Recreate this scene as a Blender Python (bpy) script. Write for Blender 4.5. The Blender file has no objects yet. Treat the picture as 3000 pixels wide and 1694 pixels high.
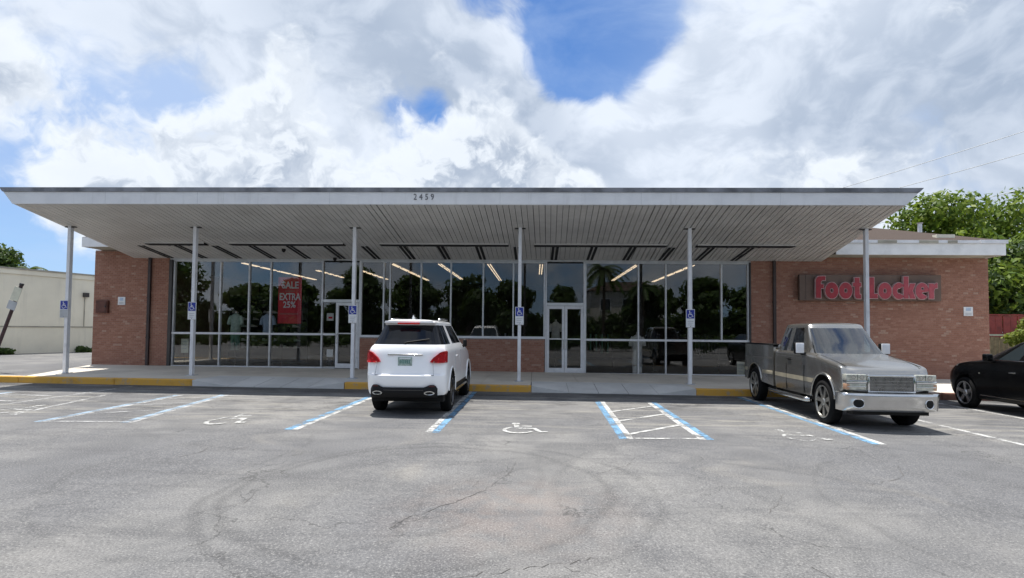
import bpy, bmesh, math, random
import numpy as np
from mathutils import Vector, Matrix
random.seed(7)
rng = np.random.default_rng(7)
sc = bpy.context.scene
COL = sc.collection
PI = math.pi

# ------------------------------------------------------------------ camera
F_PX, CX, CY, PW, PH = 1600.0, 1517.6, 910.3, 3000.0, 1694.0
YAW, PITCH, ROLL, EYE = .0316, .0352, .009, 1.6
cd = bpy.data.cameras.new('camera'); cam = bpy.data.objects.new('camera', cd); COL.objects.link(cam)
fw = Vector((-math.sin(YAW)*math.cos(PITCH), math.cos(YAW)*math.cos(PITCH), math.sin(PITCH)))
rt = Vector((math.cos(YAW), math.sin(YAW), 0)); up = rt.cross(fw)
r2 = math.cos(ROLL)*rt + math.sin(ROLL)*up; u2 = -math.sin(ROLL)*rt + math.cos(ROLL)*up
M = Matrix((r2, u2, -fw)).transposed().to_4x4(); M.translation = (0, 0, EYE)
cam.matrix_world = M
cd.sensor_fit = 'HORIZONTAL'; cd.sensor_width = 36.0; cd.lens = 36.0*F_PX/PW
cd.shift_x = (PW/2-CX)/PW; cd.shift_y = (CY-PH/2)/PW
cd.clip_start = .1; cd.clip_end = 2000
sc.camera = cam
sc.view_settings.view_transform = 'Standard'; sc.view_settings.look = 'None'
sc.view_settings.gamma = 1; sc.view_settings.use_curve_mapping = False
sc.view_settings.exposure = 0.45

# ------------------------------------------------------------------ node helper
class NT:
    def __init__(s, tree): s.t = tree; s.n = tree.nodes; s.l = tree.links
    def new(s, typ, **kw):
        n = s.n.new(typ)
        for k, v in kw.items(): setattr(n, k, v)
        return n
    def put(s, sock, v):
        if v is None: return
        if isinstance(v, bpy.types.NodeSocket): s.l.new(v, sock)
        else:
            if hasattr(sock.default_value, '__len__'):
                if not hasattr(v, '__len__'): v = (v,)*len(sock.default_value)
                v = tuple(v)
                if len(sock.default_value) == 4 and len(v) == 3: v = v+(1,)
            sock.default_value = v
    def math(s, op, a, b=None, c=None, clamp=False):
        n = s.new('ShaderNodeMath', operation=op, use_clamp=clamp)
        for i, v in enumerate((a, b, c)): s.put(n.inputs[i], v)
        return n.outputs[0]
    def vec(s, op, a, b=None):
        n = s.new('ShaderNodeVectorMath', operation=op)
        s.put(n.inputs[0], a); s.put(n.inputs[1], b)
        return n.outputs['Value'] if op in ('DOT_PRODUCT', 'LENGTH', 'DISTANCE') else n.outputs[0]
    def noise(s, v, scale, detail=4, rough=.55, dist=0, out=0):
        n = s.new('ShaderNodeTexNoise'); s.put(n.inputs['Vector'], v)
        n.inputs['Scale'].default_value = scale; n.inputs['Detail'].default_value = detail
        n.inputs['Roughness'].default_value = rough; n.inputs['Distortion'].default_value = dist
        return n.outputs[out]
    def ramp(s, v, a, b, c=0., d=1., smooth=True):
        n = s.new('ShaderNodeMapRange'); n.interpolation_type = 'SMOOTHSTEP' if smooth else 'LINEAR'
        s.put(n.inputs[0], v)
        for i, q in enumerate((a, b, c, d)): s.put(n.inputs[i+1], q)
        return n.outputs[0]
    def mix(s, f, a, b, mode='MIX'):
        n = s.new('ShaderNodeMix', data_type='RGBA', blend_type=mode)
        s.put(n.inputs[0], f); s.put(n.inputs[6], a); s.put(n.inputs[7], b)
        return n.outputs[2]
    def bump(s, h, strength=.3, dist=.01):
        n = s.new('ShaderNodeBump'); s.put(n.inputs['Height'], h)
        n.inputs['Strength'].default_value = strength; n.inputs['Distance'].default_value = dist
        return n.outputs[0]
    def mapv(s, v, scale=(1, 1, 1), loc=(0, 0, 0)):
        n = s.new('ShaderNodeMapping'); s.put(n.inputs[0], v)
        n.inputs['Scale'].default_value = scale; n.inputs['Location'].default_value = loc
        return n.outputs[0]

# ------------------------------------------------------------------ sun + sky
SUNV = Vector((.15, -.20, -1)).normalized()      # direction the light travels
sun_el = math.asin(-SUNV.z); sun_rot = math.atan2(-SUNV.x, -SUNV.y)
sd = bpy.data.lights.new('sun', 'SUN'); sd.energy = 4.6; sd.angle = math.radians(.55); sd.color = (1, .955, .89)
so = bpy.data.objects.new('sun', sd); COL.objects.link(so); so.location = (-20, 30, 60)
so.rotation_euler = SUNV.to_track_quat('-Z', 'Y').to_euler()

SKY_OFF = (6.8, 3.6, 9.2)
wd = bpy.data.worlds.new('World'); sc.world = wd; wd.use_nodes = True
w = NT(wd.node_tree); w.n.clear()
sky = w.new('ShaderNodeTexSky', sky_type='NISHITA', sun_disc=False)
sky.sun_elevation = sun_el; sky.sun_rotation = sun_rot; sky.air_density = 1.0; sky.dust_density = .6; sky.ozone_density = 2.2
tc = w.new('ShaderNodeTexCoord'); D = tc.outputs['Generated']
def dirv(px, py):
    a = (px-1575)/1600.; b = (966-py)/1600.
    return Vector((a, 1, b)).normalized()
sep = w.new('ShaderNodeSeparateXYZ'); w.put(sep.inputs[0], D)
# clouds live in direction space stretched a little along the horizon
P = w.mapv(D, (1, 1, 1.35), SKY_OFF)
warp = w.noise(P, 3.0, 3, .6, out=1)
P2 = w.vec('ADD', P, w.vec('SCALE', w.vec('SUBTRACT', warp, (.5, .5, .5))))
P2.node.inputs[1].links[0].from_node.inputs['Scale'].default_value = .22
def fb(v): return w.noise(v, 5.2, 10, .56)
n1 = fb(P2)
Pu = w.vec('ADD', P2, (-.015, .0, .045)); n2 = fb(Pu)
def blob(px, py, r_px, amt):
    d = w.vec('DOT_PRODUCT', D, tuple(dirv(px, py)))
    return w.ramp(d, math.cos(r_px/1600.), 1.0, 0., amt)
def addup(v, lst):
    for b in lst: v = w.math('ADD', v, blob(*b))
    return v
# back layer: soft, high mass and veil
cov = addup(w.math('ADD', n1, .10), [
    (1755, 55, 245, -.40), (1650, 200, 150, -.16), (1270, 290, 60, -.10), (1345, 430, 80, -.16), (625, 285, 170, -.16), (330, 190, 360, -.07), (90, 700, 230, -.30), (420, 470, 240, -.19), (620, 540, 190, -.18), (50, 270, 150, -.10),
    (1120, 120, 430, .15), (1480, 200, 190, .12), (2350, 330, 900, .15), (700, 30, 220, .10), (850, 330, 260, .08), (560, 330, 170, .06), (1600, 480, 250, .12)])
dens = w.ramp(cov, .44, .66)
lit = w.ramp(w.math('SUBTRACT', n1, n2), -.085, .095)
lowf = w.noise(w.mapv(D, (1, 1, 1.6), (3, 1, 2)), 2.6, 4, .55)
grey = addup(w.ramp(lowf, .36, .64, .0, .34), [(1020, 30, 330, .45), (1420, 290, 260, .45), (2700, 420, 420, .40), (2420, 300, 200, .2), (1650, 520, 240, .25), (2950, 60, 300, .3), (880, 250, 240, -.2), (1560, 100, 150, -.35), (1820, 250, 190, -.3)])
shade = w.math('ADD', w.math('MULTIPLY', w.math('SUBTRACT', 1.0, lit), .40), w.math('MULTIPLY', grey, .75), clamp=True)
BG = .125; K = 1/BG
def kc(*c): return tuple(x*K for x in c)
ccol = w.mix(shade, kc(.62, .675, .76), kc(.31, .375, .48))
# front layer: crisp cumulus heaps
Pf = w.vec('ADD', w.mapv(D, (1, 1, 1.15), (7.7, 2.1, 4.3)), w.vec('SCALE', w.vec('SUBTRACT', w.noise(D, 9, 3, .6, out=1), (.5, .5, .5))))
Pf.node.inputs[1].links[0].from_node.inputs['Scale'].default_value = .10
def ff(v): return w.noise(v, 6.0, 10, .58)
f1 = ff(Pf); f2 = ff(w.vec('ADD', Pf, (-.012, 0, .028)))
mk = addup(w.math('MULTIPLY', f1, 0.), [(40, 470, 360, .55), (340, 600, 190, .42), (860, 540, 470, .75), (690, 420, 190, .15), (700, 60, 330, -.30), (1200, 60, 300, -.15), (1440, 590, 250, .55), (1660, 600, 170, .40), (2300, 660, 240, .30), (110, 700, 190, -.5), (1262, 330, 150, .12), (280, 190, 300, -.25), (1780, 100, 330, -.5), (2700, 200, 500, -.12), (610, 300, 110, -.12), (420, 420, 120, -.15)])
mk = w.math('MINIMUM', mk, .36)
cf = w.math('ADD', w.math('MULTIPLY_ADD', f1, 2.1, -1.05), mk)
df = w.ramp(cf, .07, .38)
litf = w.ramp(w.math('SUBTRACT', f1, f2), -.05, .055)
core = w.ramp(cf, .20, .62)
shf = w.math('MULTIPLY', w.math('MULTIPLY_ADD', litf, -.85, 1.0), w.math('MULTIPLY_ADD', core, .75, .15), clamp=True)
fcol = w.mix(shf, kc(.69, .735, .79), kc(.30, .36, .46))
# thin high veil
veil = addup(w.ramp(w.noise(w.mapv(D, (1, 1, 2.6), (1, 0, 0)), 3.2, 7, .6, .5), .36, .72, .0, .40), [(300, 200, 620, .62), (2300, 300, 900, .6), (1775, 80, 300, -.4)])
veil = w.math('MINIMUM', w.math('MAXIMUM', veil, 0.), .85)
base = w.mix(veil, w.mix(1.0, sky.outputs[0], (.40, .60, .84), 'MULTIPLY'), kc(.38, .49, .69))
# pale haze close to the horizon
hz = w.ramp(sep.outputs[2], 0., .20, .60, 0.)
base = w.mix(hz, base, kc(.36, .53, .78))
fin = w.mix(df, w.mix(dens, base, ccol), fcol)
bg = w.new('ShaderNodeBackground'); w.put(bg.inputs[0], fin); bg.inputs[1].default_value = BG
wo = w.new('ShaderNodeOutputWorld'); w.l.new(bg.outputs[0], wo.inputs[0])

# ------------------------------------------------------------------ materials
MATS = {}
def newmat(name):
    m = bpy.data.materials.new(name); m.use_nodes = True
    t = NT(m.node_tree); t.n.clear()
    out = t.new('ShaderNodeOutputMaterial'); MATS[name] = m
    return m, t, out
def pr(t, out, col, rough=.6, metal=0., spec=.5, normal=None, coat=0., trans=0., emit=None, es=0.):
    p = t.new('ShaderNodeBsdfPrincipled')
    t.put(p.inputs['Base Color'], col); t.put(p.inputs['Roughness'], rough); t.put(p.inputs['Metallic'], metal)
    t.put(p.inputs['Specular IOR Level'], spec); t.put(p.inputs['Coat Weight'], coat)
    p.inputs['Coat Roughness'].default_value = .05
    if normal is not None: t.put(p.inputs['Normal'], normal)
    if emit: t.put(p.inputs['Emission Color'], emit); p.inputs['Emission Strength'].default_value = es
    if out is not None: t.l.new(p.outputs[0], out.inputs[0])
    return p
def pos(t): return t.new('ShaderNodeNewGeometry').outputs['Position']
def simple(name, col, rough=.6, metal=0., spec=.5, var=.12, vs=6., bump=0., bs=60., coat=0., emit=None, es=0., dirt=0., rv=.16):
    m, t, out = newmat(name); P = pos(t)
    n = t.noise(P, vs, 5, .6)
    dark = tuple(c*(1-var) for c in col); light = tuple(min(1, c*(1+var)) for c in col)
    c = t.mix(t.ramp(n, .3, .7), dark, light)
    if dirt:
        d = t.ramp(t.noise(P, vs*.6, 6, .65), .5, .75, 0, dirt)
        c = t.mix(d, c, tuple(x*.45+.02 for x in col))
    nr = t.bump(t.noise(P, bs, 3, .6), bump, .01) if bump else None
    rr = t.math('ADD', t.math('MULTIPLY', n, rv), rough-rv/2)
    pr(t, out, c, rr, metal, spec, nr, coat, emit=emit, es=es)
    return m
m, t, out = newmat('canopy_paint'); P = pos(t)
c = t.mix(t.ramp(t.noise(P, 2.2, 5, .6), .35, .65), (.66, .665, .675), (.72, .725, .73))
c = t.mix(t.ramp(t.noise(t.mapv(P, (5, 5, .35)), 1.0, 5, .7), .52, .78, 0, .45), c, (.42, .42, .41))
pr(t, out, c, .5, 0, .4, t.bump(t.noise(t.mapv(P, (1.2, 1, .3)), 1.0, 2, .5), .12, .05))
simple('white_paint', (.82, .83, .83), .45, var=.05, vs=3, dirt=.25)
simple('white_metal', (.74, .75, .77), .35, var=.06, vs=4, dirt=.35)
simple('cap_grey', (.16, .165, .18), .5, var=.5, vs=1.6, dirt=.4)
simple('alu_frame', (.62, .63, .64), .35, .35, var=.1, vs=5)
simple('dark_frame', (.05, .045, .042), .5)
simple('black_void', (.012, .012, .013), .8, var=.2)
simple('soffit', (.58, .57, .55), .5, var=.09, vs=1.2, dirt=.25)
simple('soffit_gap', (.13, .128, .125), .8)
simple('sign_brown', (.135, .09, .068), .6, var=.15, vs=2)
simple('sign_blue', (.018, .035, .30), .4, var=.08)
simple('sign_white', (.72, .73, .74), .45, var=.06, vs=9)
simple('sign_grey', (.42, .44, .46), .5)
simple('digit_grey', (.11, .11, .12), .6)
simple('ink', (.03, .03, .032), .6)
simple('poster_red', (.60, .010, .035), .5, var=.15, vs=3)
simple('poster_pink', (.45, .10, .10), .5)
simple('maroon_box', (.10, .035, .022), .6, var=.3, vs=8)
simple('pipe_brown', (.045, .03, .028), .55, var=.3, vs=3)
simple('pole_rust', (.05, .025, .03), .6, var=.3)
simple('chrome', (.80, .81, .82), .10, 1.0, var=.03)
simple('chrome_dull', (.62, .62, .615), .20, 1.0, var=.05, vs=5, rv=.05)
simple('rubber', (.007, .007, .0075), .85, 0, .2, var=.2, vs=20)
simple('plastic_black', (.006, .006, .0065), .5, 0, .25)
simple('well_black', (.006, .006, .006), .9)
simple('rim_silver', (.50, .50, .50), .28, .9, var=.1)
simple('rim_dark', (.10, .10, .105), .3, .8)
simple('rim_warm', (.40, .39, .36), .3, .85, var=.15)
simple('suv_white', (.94, .945, .95), .3, 0, .5, var=.0, rv=0, coat=.8)
simple('truck_grey', (.41, .395, .365), .24, .9, .5, var=.0, rv=0, coat=.6)
simple('truck_trim', (.38, .34, .25), .4, .1, var=.12)
simple('car_black', (.003, .003, .0035), .25, 0, .22, coat=.12, rv=0)
simple('lamp_red', (.36, .002, .005), .3, 0, .12, var=.3, vs=14, coat=.12)
simple('lamp_red_bright', (.75, .03, .03), .15, coat=1)
simple('lamp_dark_red', (.06, .004, .006), .3)
simple('lamp_clear', (.55, .55, .47), .12, .2, .6, var=.25, vs=22, coat=1)
simple('lamp_amber', (.55, .32, .20), .2, coat=1)
simple('plate_green', (.30, .38, .34), .5, var=.3, vs=30)
simple('mirror_glass', (.9, .9, .92), .03, 1)
m, t, out = newmat('pale_stucco'); P = pos(t)
c = t.mix(t.ramp(t.noise(P, .6, 5, .6), .35, .65), (.80, .755, .61), (.88, .83, .67))
c = t.mix(t.ramp(t.noise(t.mapv(P, (2.2, 2.2, .22)), 1.0, 6, .7), .50, .78, 0, .40), c, (.50, .47, .38))
c = t.mix(t.ramp(t.noise(P, 3.5, 6, .7), .60, .75, 0, .35), c, (.62, .59, .50))
pr(t, out, c, .85, 0, .3, t.bump(t.noise(P, 40, 3, .6), .25, .01))
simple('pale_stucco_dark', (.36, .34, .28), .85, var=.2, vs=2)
simple('fence_red', (.27, .045, .035), .6, var=.25, vs=5)
simple('fence_wood', (.34, .27, .17), .8, var=.25, vs=7)
simple('bark', (.11, .085, .06), .9, var=.35, vs=9, bump=.6, bs=30)
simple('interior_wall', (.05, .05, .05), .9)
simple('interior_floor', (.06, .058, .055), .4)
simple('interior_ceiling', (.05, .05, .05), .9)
simple('cloth_mint', (.50, .62, .54), .9, var=.2, vs=12)
simple('cloth_blue', (.42, .52, .66), .9, var=.12)
simple('cloth_white', (.72, .71, .68), .9, var=.12)
simple('cloth_dark', (.03, .03, .035), .9, var=.3)
simple('teal_cloth', (.10, .22, .19), .9)
simple('fixture_black', (.02, .02, .02), .5)
simple('cream_card', (.62, .62, .50), .7, var=.08)
simple('skin_form', (.55, .53, .50), .6)
simple('reflector_building', (.62, .60, .55), .8, var=.05)
simple('window_dark', (.03, .035, .04), .1)
simple('box_amber', (.5, .4, .25), .5)
m, t, out = newmat('tube_light'); e = t.new('ShaderNodeEmission'); e.inputs[0].default_value = (1, .76, .50, 1); e.inputs[1].default_value = .95; t.l.new(e.outputs[0], out.inputs[0])

def glassmat(name, tint, fres_lo, fres_hi, rough=.0):
    m, t, out = newmat(name)
    lw = t.new('ShaderNodeLayerWeight'); lw.inputs[0].default_value = .25
    f = t.ramp(lw.outputs['Facing'], 0, 1, fres_lo, fres_hi, smooth=False)
    tr = t.new('ShaderNodeBsdfTransparent'); tr.inputs[0].default_value = (*tint, 1)
    gl = t.new('ShaderNodeBsdfGlossy'); gl.inputs[0].default_value = (.96, .96, .95, 1); gl.inputs['Roughness'].default_value = rough
    n = t.bump(t.noise(pos(t), .7, 2, .5), .03, .02); t.l.new(n, gl.inputs['Normal'])
    mx = t.new('ShaderNodeMixShader'); t.put(mx.inputs[0], f); t.l.new(tr.outputs[0], mx.inputs[1]); t.l.new(gl.outputs[0], mx.inputs[2]); t.l.new(mx.outputs[0], out.inputs[0])
glassmat('store_glass', (.90, .91, .91), .042, .65)
glassmat('cab_glass', (.50, .58, .57), .05, .75)
glassmat('tint_glass', (.14, .15, .17), .06, .75)
def darkglass(name, col, spec=.5):
    m, t, out = newmat(name); pr(t, out, col, .03, 0, spec)
darkglass('car_glass', (.006, .007, .010), .35); darkglass('windshield_glass', (.02, .028, .032), .5)

def leafmat(name, a, b, c):
    m, t, out = newmat(name)
    g = t.new('ShaderNodeNewGeometry'); r = g.outputs['Random Per Island']
    col = t.mix(t.ramp(r, 0, .6, smooth=False), a, b); col = t.mix(t.ramp(r, .6, 1., smooth=False), col, c)
    p = pr(t, None, col, .55, 0, .3)
    tl = t.new('ShaderNodeBsdfTranslucent'); t.put(tl.inputs[0], t.mix(.5, col, (.18, .26, .03)))
    mx = t.new('ShaderNodeMixShader'); mx.inputs[0].default_value = .35
    t.l.new(p.outputs[0], mx.inputs[1]); t.l.new(tl.outputs[0], mx.inputs[2]); t.l.new(mx.outputs[0], out.inputs[0])
leafmat('leaf_bright', (.065, .12, .014), (.14, .215, .022), (.25, .31, .05))
leafmat('leaf_dark', (.025, .05, .012), (.045, .085, .018), (.07, .12, .03))
leafmat('leaf_yellow', (.12, .17, .02), (.20, .25, .04), (.32, .33, .08))

def brickmat(name, island):
    m, t, out = newmat(name); P = pos(t)
    if island: r = t.new('ShaderNodeNewGeometry').outputs['Random Per Island']
    else: r = t.new('ShaderNodeObjectInfo').outputs['Random']
    c1 = t.mix(t.ramp(r, 0, .55, smooth=False), (.315, .155, .110), (.365, .190, .136))
    c1 = t.mix(t.ramp(r, .55, .9, smooth=False), c1, (.41, .228, .165))
    c1 = t.mix(t.ramp(r, .96, .97), c1, (.45, .30, .23))
    big = t.noise(P, .55, 4, .6)
    c1 = t.mix(t.ramp(big, .35, .7, 0, .12), c1, (.42, .25, .185))
    c1 = t.mix(t.ramp(t.noise(P, 30, 4, .7), .38, .75, 0, .55), c1, (.20, .095, .066))
    pr(t, out, c1, .85, 0, .25, t.bump(t.noise(P, 120, 3, .7), .4, .004))
brickmat('brick_joined', True); brickmat('brick_single', False)
simple('mortar', (.31, .215, .175), .95, var=.2, vs=20)

# asphalt
def asphalt(name, marks):
    m, t, out = newmat(name); P = pos(t)
    fine = t.noise(P, 60, 3, .8); fine2 = t.noise(P, 150, 2, .7)
    mid = t.noise(P, 1.1, 6, .65, .6); big = t.noise(P, .23, 4, .6)
    c = t.mix(t.ramp(big, .38, .62), (.135, .136, .141), (.215, .211, .202))
    c = t.mix(t.ramp(mid, .40, .62, 0, .55), c, (.10, .101, .105))
    c = t.mix(t.ramp(t.noise(P, .5, 5, .6, 1.0), .58, .75, 0, .45), c, (.25, .235, .21))
    if marks:
        # tyre scrubs: pieces of large circles left by turning cars
        sp = t.new('ShaderNodeSeparateXYZ'); t.put(sp.inputs[0], P)
        wob = t.math('MULTIPLY', t.math('SUBTRACT', t.noise(P, .6, 3, .5), .5), .55)
        tot = None
        for cx, cy, r, wd_, s in [(-1.1, 5.5, 1.85, .10, .95), (-.95, 5.45, 2.12, .08, .85), (-2.4, 6.2, 2.5, .08, .6), (1.5, 4.4, 2.6, .09, .6), (-6, 7, 2.9, .06, .6), (5.5, 5, 2.7, .06, .6), (3.3, 5.5, 3.1, .10, .5), (-5.2, 9.6, 4.6, .16, .45), (0.2, 4.6, 2.25, .1, .4), (-9.5, 3.0, 7.6, .2, .35), (-7.5, 0.2, 5.2, .22, .3),
                                  (2.6, 3.9, 2.0, .09, .45), (9.5, 2.5, 6.0, .16, .45), (8.8, 13.5, 7.5, .14, .45), (-1.0, 13.0, 4.6, .12, .5), (4.5, 14.5, 5.6, .12, .4), (-12, 16, 8.3, .16, .4), (-2.5, 12.5, 5.6, .11, .55), (6, 1, 5.1, .16, .35)]:
            d = t.vec('DISTANCE', P, (cx, cy, 0))
            k = t.math('ABSOLUTE', t.math('SUBTRACT', t.math('ADD', d, wob), r))
            k = t.ramp(k, 0, wd_, s, 0)
            tot = k if tot is None else t.math('MAXIMUM', tot, k)
        tot = t.math('MULTIPLY', tot, t.ramp(t.noise(P, .55, 5, .7), .30, .55))
        c = t.mix(t.math('MULTIPLY', tot, .42), c, (.055, .055, .057))
        # streaks running along the drive
        st = t.noise(t.mapv(P, (.35, 3.2, 1)), 1.0, 5, .6, .8)
        c = t.mix(t.ramp(st, .50, .70, 0, .5), c, (.09, .09, .094))
        st2 = t.noise(t.mapv(P, (.5, 4.5, 1), (5, 3, 0)), 1.0, 4, .6, .5)
        c = t.mix(t.math('MULTIPLY', t.ramp(st2, .50, .66, 0, .65), t.ramp(sp.outputs[1], 8.0, 10.0)), c, (.30, .285, .25))
        # oily patches where cars stand, doubling as painted canopy shade towards the curb
        oil_shade = t.ramp(t.noise(t.mapv(P, (.7, 1.3, 1)), 1.3, 6, .7), .50, .66, 0, .75)
        c = t.mix(t.math('MULTIPLY', oil_shade, t.ramp(sp.outputs[1], 7.5, 13.)), c, (.04, .04, .042))
        shade_band = t.math('MULTIPLY', t.ramp(sp.outputs[1], 12.6, 13.7), t.ramp(t.noise(t.mapv(P, (.5, 1, 1)), 1.4, 6, .7), .36, .56, 0, .8))  # canopy shadow painted into the asphalt along the curb, broken up by noise
        c = t.mix(shade_band, c, (.045, .044, .043))
        # reddish clay stain
        rd = t.math('MULTIPLY', t.ramp(t.vec('DISTANCE', P, (-.2, 4.9, 0)), .2, 1.5, .28, 0), t.ramp(t.noise(P, 3, 5, .6), .3, .65))
        c = t.mix(rd, c, (.30, .225, .185))
        # hairline cracks
        vn = t.new('ShaderNodeTexVoronoi', feature='DISTANCE_TO_EDGE'); t.put(vn.inputs['Vector'], t.vec('ADD', P, t.vec('SCALE', t.noise(P, 1.7, 4, .6, out=1))))
        vn.inputs['Scale'].default_value = .33
        ck = t.math('MULTIPLY', t.ramp(vn.outputs[0], .001, .006, 1, 0), t.ramp(t.noise(P, .6, 2, .5), .50, .56))
        c = t.mix(t.math('MULTIPLY', ck, .6), c, (.05, .05, .05))
    c = t.mix(t.ramp(fine, .52, .68, 0, .55), c, (.40, .392, .375))
    c = t.mix(t.ramp(fine, .46, .35, 0, .68), c, (.055, .055, .057))
    c = t.mix(t.ramp(fine2, .55, .75, 0, .22), c, (.42, .41, .39))
    h = t.math('ADD', fine, t.math('MULTIPLY', fine2, .4))
    pr(t, out, c, .88, 0, .25, t.bump(h, .55, .008))
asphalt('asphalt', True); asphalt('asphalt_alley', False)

def concrete(name, col):
    m, t, out = newmat(name); P = pos(t)
    c = t.mix(t.ramp(t.noise(P, .7, 5, .6), .35, .65), tuple(x*.8 for x in col), col)
    c = t.mix(t.ramp(t.noise(P, 2.6, 6, .7), .55, .75, 0, .4), c, tuple(x*.6 for x in col))
    c = t.mix(t.ramp(t.noise(P, 90, 3, .7), .4, .7, 0, .25), c, tuple(min(1, x*1.3) for x in col))
    pr(t, out, c, .85, 0, .3, t.bump(t.noise(P, 90, 3, .7), .25, .005))
concrete('concrete', (.64, .595, .52)); concrete('concrete_new', (.60, .60, .585)); concrete('concrete_joint', (.12, .115, .11))
def worn(name, col, lo, hi, scale=3.0):
    m, t, out = newmat(name); P = pos(t)
    a = t.noise(P, scale, 6, .75); b = t.noise(P, 45, 3, .7)
    f = t.ramp(t.math('ADD', t.math('MULTIPLY', a, .7), t.math('MULTIPLY', b, .3)), lo, hi)
    p = pr(t, None, t.mix(b, tuple(x*.8 for x in col), col), .75, 0, .3)
    tr = t.new('ShaderNodeBsdfTransparent')
    mx = t.new('ShaderNodeMixShader'); t.put(mx.inputs[0], f); t.l.new(tr.outputs[0], mx.inputs[1]); t.l.new(p.outputs[0], mx.inputs[2]); t.l.new(mx.outputs[0], out.inputs[0])
worn('paint_blue', (.19, .37, .56), .39, .56); worn('paint_white', (.60, .60, .58), .40, .56)
worn('paint_blue_worn', (.36, .48, .60), .34, .60); worn('paint_white_worn', (.55, .55, .54), .38, .62)
worn('paint_symbol', (.58, .58, .56), .38, .56, 6); worn('paint_symbol_worn', (.55, .55, .53), .45, .58, 5)
m, t, out = newmat('curb_yellow'); P = pos(t)
a = t.noise(P, 5, 6, .75); c = t.mix(t.ramp(a, .50, .68, 0, .85), (.66, .37, .07), (.40, .33, .24))
c = t.mix(t.ramp(t.noise(P, 1.4, 5, .7), .55, .75, 0, .6), c, (.36, .20, .04)); pr(t, out, c, .75, 0, .3, t.bump(t.noise(P, 60, 3, .6), .3, .006))
simple('curb_red', (.16, .07, .045), .8, var=.3, vs=5)
m, t, out = newmat('shingle'); P = pos(t)
br = t.new('ShaderNodeTexBrick'); t.put(br.inputs[0], t.mapv(P, (1, 1, 1)))
br.inputs['Scale'].default_value = 3; c = t.mix(t.noise(P, 14, 4, .7), (.05, .036, .03), (.105, .08, .066))
pr(t, out, t.mix(t.ramp(t.noise(P, .9, 4, .6), .4, .7, 0, .4), c, (.07, .055, .047)), .95, 0, .2, t.bump(t.noise(P, 40, 3, .7), .5, .01))
LETTER = []
for i in range(10):
    k = i/9.; LETTER.append(simple('letter_red_%d' % i, (.29+.10*k, .010+.06*k, .020+.07*k), .45, var=.14, vs=9))
simple('letter_edge', (.52, .36, .36), .5, var=.12, vs=9)
# ------------------------------------------------------------------ geometry helpers
GS = .006
def gz(x): return -GS*x
WL = {}
def _link(o, parent, world):
    COL.objects.link(o); o.location = world; WL[o] = Vector(world)
    if parent is not None:
        o.parent = parent; o.matrix_parent_inverse = Matrix.Translation(-WL[parent])
    return o
def tag(o, label=None, cat=None, group=None, kind=None):
    if label: o['label'] = label
    if cat: o['category'] = cat
    if group: o['group'] = group
    if kind: o['kind'] = kind
    return o
def thing(name, label, cat, loc, group=None):
    o = bpy.data.objects.new(name, None); o.empty_display_size = .1
    return tag(_link(o, None, loc), label, cat, group)
def mo(name, verts, faces, mat, parent=None, smooth=False, origin=None, edges=()):
    V = np.asarray(verts, float).reshape(-1, 3)
    c = Vector(((V[:, 0].min()+V[:, 0].max())/2, (V[:, 1].min()+V[:, 1].max())/2, V[:, 2].min())) if origin is None else Vector(origin)
    V = V-np.array(c)
    me = bpy.data.meshes.new(name); me.from_pydata(V.tolist(), list(edges), [list(f) for f in faces])
    for m in (mat if isinstance(mat, (list, tuple)) else [mat]): me.materials.append(MATS[m] if isinstance(m, str) else m)
    if smooth: me.polygons.foreach_set('use_smooth', [True]*len(me.polygons))
    me.update()
    return _link(bpy.data.objects.new(name, me), parent, c)
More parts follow.
